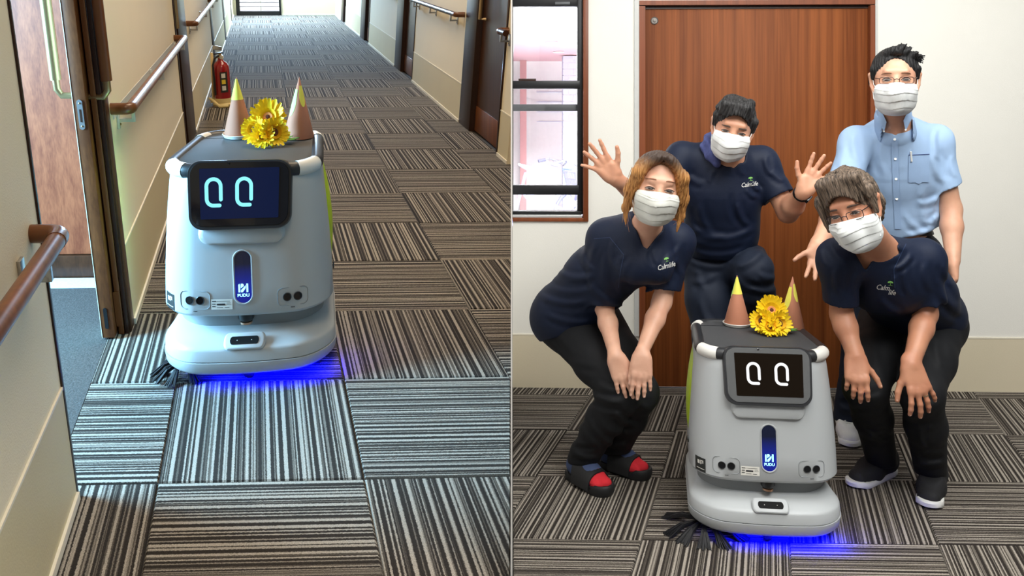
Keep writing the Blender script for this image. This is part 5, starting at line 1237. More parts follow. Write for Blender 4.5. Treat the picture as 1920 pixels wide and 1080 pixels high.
# ============================================================ the woman bending at the robot's side
def woman():
    heelA, toeA, ankA = J(1068, 893, 3.345), J(1142, 931, 3.163), J(1092, 856, 3.30)
    heelB, toeB, ankB = J(1124, 871, 3.455), J(1216, 899, 3.315), J(1148, 846, 3.42)
    for v in (heelA, toeA, heelB, toeB): v.z = 0
    p = Person((.36, 3.3, 0), 'bending woman with dyed blond hair, navy shirt, red toed socks and black slide sandals')
    H = Head(J(1231, 353, 2.92), (-.06, -1, -.06), -.15, 1.0, 1.05)
    kneeA, kneeB = J(1165, 735, 3.12), J(1198, 735, 3.18); hipA, hipB = J(1072, 612, 3.45), J(1118, 600, 3.50)
    pel, wai, che, nek = J(1073, 582, 3.46), J(1122, 520, 3.34), J(1192, 466, 3.19), J(1214, 425, 3.09)
    shA, shB = J(1137, 447, 3.20), J(1268, 452, 3.22); elA, elB = J(1133, 575, 3.26), J(1241, 566, 3.2); wrA, wrB = J(1154, 668, 3.07), J(1203, 662, 3.05)
    fw = Vector((.45, -.62, -.62))                             # belly side of the bent back
    T = [(pel, .165), (wai, .140), (che, .150)]
    To = Field(); To.chain([x for x, _ in T], [r for _, r in T], .05, (fw, .86)); To.add(Ell(J(1062, 596, 3.50), (.155, .150, .135)), .05)
    To.add(Cone(shA, shB, .062, .062), .06); To.add(Cone(che+Vector((0, 0, .02)), nek, .11, .055), .05)
    for q in (J(1192, 500, 3.08), J(1232, 500, 3.10)): To.add(Ell(q, (.066, .060, .066)), .05)
    Sh = Field()
    for s, e, cp in ((shA, elA, J(1131, 557, 3.25)), (shB, elB, J(1256, 538, 3.2))):
        Sh.add(Cone(s, e, .064, .060), .01); Sh.sub(Ell(cp+(e-s).normalized()*.12, (.121,)*3), .002)
    for op, q, k in To.ops: Sh.add(q, k if q is not To.ops[0][1] else .022)
    body = p.body
    for i, (op, q, k) in enumerate(To.ops): body.add(q.grow(-.045 if i in (0, 2) else -.016), k)
    head_prims(body, H, True); body.add(Cone(H.p(0, -.02, -.055), nek+Vector((0, .03, -.01)), .046, .052), .03)
    for s, e, w_ in ((shA, elA, wrA), (shB, elB, wrB)): body.chain([s, e, e+(w_-e)*.35, w_], [.046, .036, .036, .0235], .02)
    segs = []
    for w_, d, n, sd, th in ((wrA, (.30, -.30, -.85), (.15, .75, -.55), 1, (.55, .1)), (wrB+Vector((0, -.012, 0)), (-.08, -.34, -.9), (.0, .85, -.45), -1, (.35, .1))):
        segs.append(hand_prims(body, w_, d, n, sd, .93, curl=(.20, .18, .18, .20), spread=(-.10, -.03, .04, .12), thumb=th, wr=.0235, nails=p.nails))
        p.fine.append((Vector(w_)+Vector(d).normalized()*.075, .125)); p.fine_h.append(.0028)
    for h_, k_, a_ in ((hipA, kneeA, ankA), (hipB, kneeB, ankB)): body.chain([h_, k_, k_+(a_-k_)*.35, a_], [.085, .052, .05, .034], .03)
    for h_, t_, a_ in ((heelA, toeA, ankA), (heelB, toeB, ankB)): foot_prims(body, h_, t_, a_, -.004, .032, .018)
    p.fine.append((H.c, .17)); p.fine_h.append(.0026)
    p.build(M['skinW']); r, off = p.root, p.off; add_nails(r, off, p.nails)
    # shirt: cuffs, V neck, hem over the seat
    V0 = J(1212, 468, 3.0)
    Sh.sub(Cone(nek+Vector((0, 0, .015)), H.p(0, -.02, -.03), .058, .075), .008); Sh.sub(Poly2D([(1188, 395), (1246, 415), (1241, 432), (1213, 467), (1206, 462), (1190, 420)], 3.16), .004)
    hem = J(1060, 628, 3.42); Sh.cut(Half(hem, (.30, -.25, -1.0)), .006)
    Sh.disp = both(wrinkle(.0016, [], 46, 1), fold2d([(1119, 452, 1114, 556, 5, 4), (1131, 470, 1130, 556, 5, -3.5), (1149, 450, 1153, 505, 5, 4), (1171, 474, 1155, 535, 6, 5), (1045, 510, 1112, 517, 6, 5), (1031, 528, 1115, 530, 6, -4), (1012, 554, 1101, 565, 6, 5), (1020, 587, 1112, 602, 6, 4), (1090, 470, 1112, 510, 6, 4), (1175, 491, 1166, 558, 7, 5), (1227, 545, 1190, 562, 6, 4), (1110, 540, 1175, 575, 6, 5), (1262, 470, 1252, 535, 6, 4), (1275, 455, 1280, 520, 6, 4), (1218, 470, 1228, 500, 5, -3)], 3.2))
    so = p.cloth('shirt', Sh, M['navy'], .0045)
    look = -CAMDIR(J(1248, 500, 3.1))
    shirt_print(Sh, J(1249, 499, 3.05), look, (1, .1, .25), .026, so, off, [('Calmlife', 0, 0, 1)])
    # sleeve seam
    for s, a, b, c in ((shA, (1112, 447), (1143, 445), (1170, 478)),): 
        V, Fc = strip_on(Sh, dense([J(*a, 3.1), J(*b, 3.08), J(*c, 3.05), J(1158, 540, 3.1)], 8), .0012, look, off); MB().add(V, Fc).build('seam', M['navyseam'], so)
    Tr = Field()
    Tr.add(Ell(J(1064, 602, 3.49), (.146, .140, .125)), .05)
    for h_, k_, a_, r1 in ((hipA, kneeA, ankA, .112), (hipB, kneeB, ankB, .108)):
        Tr.chain([h_, h_+(k_-h_)*.55, k_, k_+(a_-k_)*.4, a_+Vector((0, 0, -.01))], [r1, .095, .074, .070, .060], .03)
    for a_ in (ankA, ankB): Tr.cut(Half(a_+Vector((0, 0, -.02)), (.1, -.1, -1)), .004)
    Tr.disp = both(wrinkle(.002, [((.2, .1, 1), ankA+Vector((0, 0, .07)), .07, .004)], 52, 2, .03), fold2d([(1018, 622, 1100, 690, 7, 5), (1040, 640, 1120, 700, 7, -4), (1105, 735, 1170, 752, 6, 6), (1112, 750, 1166, 768, 6, -5), (1118, 720, 1172, 728, 6, 5), (1085, 790, 1128, 840, 7, 5), (1110, 775, 1140, 820, 7, -4), (1074, 848, 1120, 858, 5, 6), (1078, 835, 1118, 838, 5, -5), (1130, 826, 1177, 834, 5, 6), (1135, 812, 1178, 818, 5, -5), (1150, 770, 1195, 800, 6, 5), (1190, 745, 1215, 765, 6, 4)], 3.2))
    p.cloth('trousers', Tr, M['blackcloth'], .006)
    slide(p, heelA, toeA, ankA); slide(p, heelB, toeB, ankB)
    # hair: tied back, parted in the middle, strands framing the face
    def hf(F_):
        F_.add(H.ell((0, -.020, .040), (.086, .098, .094)), .02)
        for q in (-1, 1):
            F_.add(H.cone((q*.020, .070, .112), (q*.070, .055, .055), .020, .022), .02); F_.add(H.cone((q*.070, .055, .055), (q*.088, .022, -.02), .024, .022), .02)
            F_.add(H.cone((q*.088, .022, -.02), (q*.094, .010, -.085), .020, .012), .015); F_.add(H.cone((q*.094, .010, -.085), (q*.086, .020, -.140), .012, .003), .012)
            F_.add(H.cone((q*.080, -.02, .0), (q*.084, -.03, -.09), .022, .014), .02)
        F_.add(H.cone((0, -.10, -.02), (-.01, -.12, -.13), .03, .02), .03)
        F_.sub(H.ell((0, .085, .005), (.0605, .066, .098)), .010); F_.sub(H.cone((0, .10, .060), (0, .085, .122), .042, .006), .010)
        F_.sub(H.cone((0, .09, .075), (0, .03, .150), .003, .0025), .006)
    hair(H, r, off, hf, M['hairblond'], .0017, 160, .0025)
    fly = MB(); rn = random.Random(3)
    for k in range(26):
        q = rn.choice((-1, 1)); a = (q*rn.uniform(.07, .1), rn.uniform(-.01, .05), rn.uniform(-.02, .08)); b = (a[0]+q*rn.uniform(.0, .012), a[1]+rn.uniform(-.01, .02), a[2]-rn.uniform(.05, .10)); c = (b[0]-q*rn.uniform(.0, .03), b[1]+.005, b[2]-rn.uniform(.02, .06))
        fly.tube([H.p(*a), H.p(*b), H.p(*c)], [.0011, .0009, .0004], 4)
    fm = fly.build('loose_hair', M['hairblond'], r, off=off)
    face_parts(H, r, off, body, 'browbrown', squint=.80, browz=.040, browth=.0026)
    face_mask(H, r, off, 'maskgrey', -.016, .068, -.126)
    MB().lathe([(0, -.004), (.004, 0), (0, .004)], 8, c=H.p(.083, .0, -.040)).build('earring', M['maskloop'], r, off=off)

# ============================================================ the man waving both hands
def waver():
    p = Person((.9, 3.62, 0), 'man in navy shirt waving both open hands, blue towel around his neck')
    H = Head(J(1374, 242, 3.35), (-.26, -1, -.24), -.22, 1.0, 1.0)
    nek = J(1366, 306, 3.46); shA, shB = J(1279, 297, 3.53), J(1427, 306, 3.50)
    elA, elB = J(1217, 388, 3.46), J(1477, 398, 3.44); wrA, wrB = J(1153, 333, 3.30), J(1507, 358, 3.28)
    che, wai, pel = J(1353, 356, 3.52), J(1353, 425, 3.56), J(1352, 480, 3.64)
    fy = Vector((-.12, -1, 0))
    To = Field(); To.chain([J(1353, 330, 3.52), che, wai, pel+Vector((0, 0, -.01))], [.150, .160, .146, .150], .04, (fy, .70)); To.add(Cone(shA, shB, .058, .058), .06); To.add(Cone(che+Vector((0, 0, .05)), nek, .10, .060), .06)
    Sh = Field()
    for s, e, c in ((shA, elA, J(1240, 352, 3.48)), (shB, elB, J(1458, 362, 3.46))): Sh.add(Cone(s, e, .064, .066), .01); Sh.sub(Ell(c+(e-s).normalized()*.12, (.122,)*3), .002)
    for op, q, k in To.ops: Sh.add(q, k if q is not To.ops[0][1] else .022)
    body = p.body
    for i, (op, q, k) in enumerate(To.ops): body.add(q.grow(-.045 if 0 < i < 3 else -.014), k)
    head_prims(body, H); body.add(Cone(H.p(0, -.02, -.05), nek, .054, .058), .03)
    for s, e, w_ in ((shA, elA, wrA), (shB, elB, wrB)): body.chain([s, e, e+(w_-e)*.35, w_], [.050, .042, .043, .027], .02)
    hand_prims(body, wrA, (-.66, -.10, .74), (-.16, -1, -.05), 1, 1.02, curl=(.10, .12, .12, .15), spread=(-.30, -.06, .14, .52), thumb=(.95, .10), wr=.027, nails=None, tcurl=.25)
    hand_prims(body, wrB, (.50, -.06, .82), (-.25, -1, -.05), -1, .94, curl=(.10, .10, .12, .14), spread=(-.24, .0, .22, .44), thumb=(.98, .10), wr=.027, nails=None, tcurl=.25)
    p.fine += [(Vector(wrA)+Vector((-.06, 0, .07)), .14), (Vector(wrB)+Vector((.04, 0, .08)), .13), (H.c, .17)]; p.fine_h += [.0028, .0028, .0027]
    hipA, hipB = J(1325, 490, 3.66), J(1384, 490, 3.66); kneeA, ankA = J(1336, 640, 3.55), J(1345, 795, 3.66); kneeB, ankB = J(1412, 506, 3.46), J(1430, 590, 3.66)
    body.chain([hipA, kneeA, ankA], [.085, .058, .036], .03); body.chain([hipB, kneeB, ankB], [.085, .056, .036], .03)
    hA, tA = Vector((ankA.x-.0, 3.73, 0)), Vector((ankA.x-.06, 3.50, 0)); foot_prims(body, hA, tA, ankA, -.006)
    p.build(M['skinA']); r, off = p.root, p.off
    V0 = J(1361, 309, 3.36)
    Sh.sub(Cone(nek+Vector((0, 0, .012)), H.p(0, -.02, -.03), .062, .075), .008); Sh.sub(Poly2D([(1338, 270), (1400, 270), (1398, 285), (1362, 311), (1358, 310), (1340, 288)], 3.47), .004)
    Sh.cut(Half(J(1352, 487, 3.60), (-.05, -.1, -1)), .006)
    Sh.disp = both(wrinkle(.0018, [], 42, 3), fold2d([(1383, 379, 1401, 424, 6, 5), (1372, 360, 1386, 420, 6, -3), (1410, 338, 1424, 358, 5, 5), (1400, 352, 1420, 372, 5, 4), (1297, 427, 1363, 442, 6, 5), (1308, 446, 1415, 428, 6, 5), (1300, 462, 1400, 458, 6, -4), (1435, 293, 1449, 332, 5, 4), (1447, 318, 1472, 340, 6, 5), (1290, 330, 1320, 345, 6, 4), (1310, 380, 1335, 440, 7, 4), (1340, 318, 1330, 345, 5, 3), (1386, 300, 1395, 330, 6, 3)], 3.4))
    so = p.cloth('shirt', Sh, M['navy'], .0045)
    look = -CAMDIR(J(1402, 345, 3.4)); shirt_print(Sh, J(1405, 346, 3.35), look, (1, 0, .12), .026, so, off, [('Calmlife', 0, 0, 1)])
    Tr = Field(); Tr.add(Ell(pel+Vector((0, 0, -.03)), (.158, .115, .10)), .04)
    Tr.chain([hipA, hipA+(kneeA-hipA)*.5, kneeA, ankA+Vector((0, 0, -.03))], [.108, .100, .080, .066], .03)
    Tr.chain([hipB, hipB+(kneeB-hipB)*.5, kneeB], [.100, .096, .084], .04); Tr.chain([kneeB, J(1415, 540, 3.50), ankB], [.082, .080, .078], .02)
    Tr.cut(Half(J(1425, 557, 3.40), (.05, -.15, -1)), .004) if False else None
    Tr.sub(Ell(J(1432, 601, 3.62), (.12, .16, .092)), .004)
    Tr.disp = both(wrinkle(.002, [], 52, 4), fold2d([(1290, 486, 1360, 498, 6, 6), (1360, 482, 1392, 452, 6, 6), (1375, 502, 1435, 462, 7, 6), (1305, 500, 1322, 545, 7, 5), (1295, 528, 1342, 516, 6, 5), (1375, 515, 1412, 548, 7, 6), (1405, 541, 1455, 545, 5, 6), (1405, 530, 1455, 531, 5, -5), (1421, 514, 1455, 521, 6, 5), (1312, 560, 1335, 610, 7, 5)], 3.4))
    p.cloth('trousers', Tr, M['navycloth'], .006)
    shoe(p, hA, tA, ankA, 'shoeblack', 'solewhite')
    # towel
    Tw = Field(); Tw.chain([J(1420, 292, 3.50), J(1395, 284, 3.56), J(1362, 268, 3.58), J(1335, 262, 3.52), J(1330, 272, 3.45), J(1337, 292, 3.41), J(1343, 306, 3.39)], [.02, .026, .028, .030, .030, .027, .018], .02)
    Tw.disp = wrinkle(.0015, [((.8, 0, .5), J(1333, 280, 3.45), .1, .005)], 95, 5, .03); p.cloth('towel', Tw, M['towel'], .004)
    # watch
    ax = (wrB-elB).normalized(); wc = wrB-ax*.022; R = ax.to_track_quat('Z', 'Y').to_matrix().to_4x4()
    wt = MB().lathe([(.029, -.009), (.0345, -.009), (.0345, .009), (.029, .009), (.029, -.009)], 26, M=Matrix.Translation(wc) @ R).build('wristwatch', M['black'], r, smooth=True, off=off)
    dn = Vector((.55, -.75, -.2)); dn = (dn-ax*dn.dot(ax)).normalized(); b = MB(); sd = dn.cross(ax)
    b.prism(rrect(0, 0, .011, .017, .004, 4), lambda x, y: wc+dn*.031+ax*x+sd*y, lambda x, y: wc+dn*.040+ax*x+sd*y); b.build('watch_face', M['lens'], wt, off=off, bevel=.001)
    def hf(F_):
        F_.add(H.ell((0, -.020, .044), (.083, .098, .090)), .02)
        rn = random.Random(8)
        for k in range(9):
            x = -.062+.0155*k; F_.add(H.cone((x*.7+.012, .070, .108), (x+.006, .098-.5*x*x/.06, .076-.010*rn.random()-abs(x)*.12), .020, .006), .010)
        for q in (-1, 1): F_.add(H.cone((q*.074, .02, .05), (q*.077, .012, .008), .018, .008), .015); F_.add(H.cone((q*.060, -.05, .0), (q*.052, -.06, -.05), .03, .02), .02)
        for k in range(16):
            a = rn.uniform(0, 6.28); x, y = .062*math.cos(a), -.01+.07*math.sin(a); F_.add(H.cone((x*.7, y*.7, .114), (x*1.1+.012, y*1.05+.02, .128-1.2*(x*x+y*y)/.1), .018, .006), .014)
        F_.sub(H.ell((.0, .088, .000), (.0595, .050, .080)), .008)
    hair(H, r, off, hf, M['hairdark'], .0017, 170, .0025)
    face_parts(H, r, off, body, 'browblack', squint=.75, browz=.027, browth=.0036)
    face_mask(H, r, off, 'mask', -.013, .069, -.124)

# ============================================================ the standing man in the light blue shirt
def stander():
    p = Person((1.62, 3.66, 0), 'standing man in light blue button-down shirt with glasses, one hand held out palm up')
    H = Head(J(1678, 153, 3.30), (-.40, -1, -.05), 0.0, 1.08, .99)
    nek = J(1679, 243, 3.42); shA, shB = J(1606, 268, 3.50), J(1755, 264, 3.50)
    elA, elB = J(1571, 388, 3.40), J(1783, 392, 3.50); wrA, wrB = J(1533, 461, 3.22), J(1787, 488, 3.40)
    fy = Vector((-.3, -1, 0)); che, wai, pel = J(1681, 312, 3.55), J(1683, 385, 3.61), J(1688, 458, 3.66)
    To = Field(); To.chain([J(1680, 285, 3.52), che, wai, pel], [.165, .172, .164, .158], .04, (fy, .70)); To.add(Cone(shA, shB, .056, .056), .06); To.add(Cone(che+Vector((0, 0, .06)), nek+Vector((0, 0, -.01)), .11, .066), .06)
    Sh = Field()
    for s, e, c, r0, r1 in ((shA, elA, J(1560, 340, 3.44), .066, .072), (shB, elB, J(1782, 342, 3.5), .062, .066)): Sh.add(Cone(s, e, r0, r1), .01); Sh.sub(Ell(c+(e-s).normalized()*.12, (.124,)*3), .002)
    for op, q, k in To.ops: Sh.add(q, k if q is not To.ops[0][1] else .022)
    body = p.body
    for i, (op, q, k) in enumerate(To.ops): body.add(q.grow(-.045 if 0 < i < 3 else -.014), k)
    head_prims(body, H); body.add(Cone(H.p(0, -.02, -.05), nek, .057, .060), .03)
    for s, e, w_ in ((shA, elA, wrA), (shB, elB, wrB)): body.chain([s, e, e+(w_-e)*.35, w_], [.050, .042, .043, .028], .02)
    hand_prims(body, wrA, (-.16, -.48, -.74), (-.30, -.80, .42), 1, .92, curl=(.22, .25, .28, .34), spread=(-.26, -.05, .14, .34), thumb=(1.0, .25), wr=.027, tcurl=.05)
    hand_prims(body, wrB, (.0, -.12, -1), (-.9, .3, 0), 1, .95, curl=(.75, .8, .85, .9), spread=(-.06, -.02, .02, .06), thumb=(.4, .3), wr=.028)
    p.fine += [(Vector(wrA)+Vector((-.03, -.02, -.07)), .14), (Vector(wrB)+Vector((0, 0, -.08)), .12), (H.c, .185)]; p.fine_h += [.0028, .003, .0028]
    hipA, hipB = J(1652, 478, 3.68), J(1722, 478, 3.70); kneeA, ankA = J(1614, 636, 3.70), J(1590, 782, 3.80); kneeB, ankB = J(1735, 636, 3.74), J(1736, 782, 3.82)
    body.chain([hipA, kneeA, ankA], [.085, .056, .036], .03); body.chain([hipB, kneeB, ankB], [.085, .056, .036], .03)
    fA = (Vector((ankA.x+.02, 3.88, 0)), Vector((J(1589, 840, 3.66).x, 3.625, 0))); fB = (Vector((ankB.x, 3.90, 0)), Vector((J(1735, 840, 3.66).x, 3.65, 0)))
    for (h_, t_), a_ in ((fA, ankA), (fB, ankB)): foot_prims(body, h_, t_, a_, -.006)
    p.build(M['skinB']); r, off = p.root, p.off
    V0 = J(1677, 256, 3.36)
    Sh.sub(Cone(nek+Vector((0, 0, .02)), H.p(0, -.02, -.03), .060, .072), .006); VN = Poly2D([(1654, 200), (1703, 200), (1697, 226), (1680, 253), (1677, 253), (1660, 228)], 3.46); Sh.sub(VN, .003)
    Sh.cut(Half(J(1690, 446, 3.55), (.28, -.1, -1)), .006)
    Sh.disp = both(wrinkle(.0014, [], 34, 6), fold2d([(1600, 250, 1611, 305, 6, 4), (1588, 275, 1578, 325, 6, 4), (1750, 282, 1772, 346, 7, 5), (1756, 240, 1763, 305, 5, 4), (1720, 382, 1762, 370, 6, 4), (1740, 421, 1762, 400, 6, 5), (1700, 441, 1752, 425, 6, 5), (1730, 350, 1742, 430, 7, 3.5), (1655, 262, 1660, 330, 7, 3), (1640, 300, 1650, 400, 8, 3), (1785, 290, 1795, 335, 6, 4), (1695, 400, 1740, 440, 6, 3), (1618, 330, 1640, 400, 8, 3.5)], 3.4))
    so = p.cloth('shirt', Sh, M['blue'], .0045)
    look = -CAMDIR(J(1690, 330, 3.4))
    V, Fc = strip_on(Sh, dense([J(1677, 262, 3.3), J(1678, 300, 3.3), J(1680, 360, 3.3), J(1683, 436, 3.3)], 8), .012, look, off, .0035); MB().add(V, Fc).build('placket', M['bluecol'], so, smooth=True)
    for y in (260, 297, 336, 375): 
        c = lay_on(Sh, [J(1677.5+(y-260)*.03, y, 3.3)], look, off, .004)[0]; MB().lathe([(0, -.001), (.0055, -.001), (.0052, .0012), (0, .0006)], 12, M=Matrix.Translation(c) @ (-look).to_track_quat('Z', 'Y').to_matrix().to_4x4()).build('button', M['maskloop'], so)
    gx = [(1704+40*i/6, 289+54*j/6+(3 if i == 3 and j == 6 else 0)) for j in range(7) for i in range(7)]
    MB().add(lay_on(Sh, [J(x, y-(x-1704)*.02, 3.3) for x, y in gx], look, off, .0035), [(j*7+i, j*7+i+1, j*7+i+8, j*7+i+7) for i in range(6) for j in range(6)]).build('pocket', M['bluecol'], so, smooth=True)
    MB().tube(lay_on(Sh, dense([J(1704, 290, 3.3), J(1744, 288, 3.3)], 8), look, off, .0035), .0018, 6).build('pocket_hem', M['bluedark'], so)
    MB().tube(lay_on(Sh, [J(1708.5, 283, 3.3), J(1709, 292, 3.3), J(1710, 302, 3.3)], look, off, .006), .0038, 8).build('pen', M['maskloop'], so, smooth=True)
    # button-down collar: a stand round the neck and two leaves folded over it
    Cs = Field(); Cs.add(Cone(nek+Vector((0, .0, -.012)), nek+(H.p(0, -.03, -.09)-nek)*.5+Vector((0, .012, .0)), .080, .074), .01); Cs.sub(Cone(nek+Vector((0, -.01, -.06)), H.p(0, -.02, -.03), .063, .061), .003); Cs.sub(VN, .003); Cs.cut(Half(J(1679, 207, 3.42), (0, -.55, 1)), .003)
    p.cloth('collar_stand', Cs, M['bluecol'], .0032)
    Cb = Field(); Cb.ops = [o_ for o_ in To.ops]+[(0, Cs.ops[0][1], .02)]
    for pl_ in ([(1646, 203), (1653, 208), (1662, 228), (1657, 247), (1646, 224)], [(1709, 203), (1702, 208), (1694, 226), (1698, 245), (1711, 220)]):
        cx_, cy_ = sum(q[0] for q in pl_)/5, sum(q[1] for q in pl_)/5; ring = []
        for a_, b_ in zip(pl_, pl_[1:]+pl_[:1]): ring += [(a_[0]+(b_[0]-a_[0])*t/4, a_[1]+(b_[1]-a_[1])*t/4) for t in range(4)]
        rows = [[J(cx_+(x-cx_)*k, cy_+(y-cy_)*k, 3.30) for x, y in ring] for k in (1, .7, .4, .1)]
        top = [lay_on(Cb, r_, look, off, .0085) for r_ in rows]; low = lay_on(Cb, rows[0], look, off, .003)
        MB().loft([low]+top).build('collar_leaf', M['bluecol'], so, smooth=True)
        c = lay_on(Cb, [J(pl_[3][0]*.93+cx_*.07, pl_[3][1]*.9+cy_*.1, 3.3)], look, off, .009)[0]
        MB().lathe([(0, -.001), (.0042, -.001), (.004, .0012), (0, .0006)], 10, M=Matrix.Translation(c) @ (-look).to_track_quat('Z', 'Y').to_matrix().to_4x4()).build('button', M['maskloop'], so)
    Tr = Field(); Tr.add(Ell(pel+Vector((0, 0, -.03)), (.148, .108, .16)), .04)
    for h_, k_, a_ in ((hipA, kneeA, ankA), (hipB, kneeB, ankB)): Tr.chain([h_, h_+(k_-h_)*.5, k_, a_+Vector((0, 0, -.03))], [.106, .094, .076, .066], .03)
    Tr.cut(Half(Vector((0, 0, .07)), (0, 0, -1)), .004); Tr.cut(Half(J(1690, 438, 3.55), (0, 0, 1)), .004)
    Tr.disp = both(wrinkle(.003, [], 55, 7), fold2d([(1575, 765, 1606, 770, 5, 6), (1573, 750, 1606, 752, 5, -5), (1580, 690, 1600, 720, 6, 5), (1600, 600, 1640, 640, 7, 5)], 3.6))
    to = p.cloth('trousers', Tr, M['navycloth'], .006)
    Bf = Field(); Bf.add(Ell(pel+Vector((0, 0, -.02)), (.153, .113, .19)), .02); Bf.cut(Half(J(1740, 437, 3.5), (0, 0, 1)), .002); Bf.cut(Half(J(1740, 447, 3.5), (0, 0, -1)), .002); p.cloth('belt', Bf, M['belt'], .005)
    shoe(p, *fA, ankA, 'solewhite', 'solewhite', .10, laces=True); shoe(p, *fB, ankB, 'solewhite', 'solewhite', .10, laces=True)
    def hf(F_):
        F_.add(H.ell((0, -.022, .048), (.082, .094, .082)), .02); rn = random.Random(11)
        for q in (-1, 1): F_.add(H.cone((q*.073, .012, .045), (q*.075, .008, .012), .015, .007), .015); F_.add(H.cone((q*.06, -.05, .0), (q*.05, -.06, -.05), .03, .02), .02)
        for k in range(34):
            a = rn.uniform(0, 6.28); x, y = .064*math.cos(a)*rn.uniform(.4, 1), -.01+.075*math.sin(a)*rn.uniform(.4, 1)
            F_.add(H.cone((x*.9, y, .112-.9*x*x/.1), (x*1.15-.022, y+.02*rn.uniform(-1, 1), .132-1.5*x*x/.1+.008*rn.random()), .015, .002), .009)
        for k in range(5): F_.add(H.cone((-.05, .02-.02*k, .095), (-.098, .03-.022*k, .092-.006*k), .014, .002), .01)
        F_.sub(H.ell((.0, .092, .018), (.0600, .060, .078)), .008)
    hair(H, r, off, hf, M['hairblack'], .0017, 170, .0025)
    face_parts(H, r, off, body, 'browbrown', squint=.95, browz=.031, browth=.0030)
    face_mask(H, r, off, 'mask', -.021, .068, -.124); spectacles(H, r, off, M['specdark'], .004, .024, .0115)

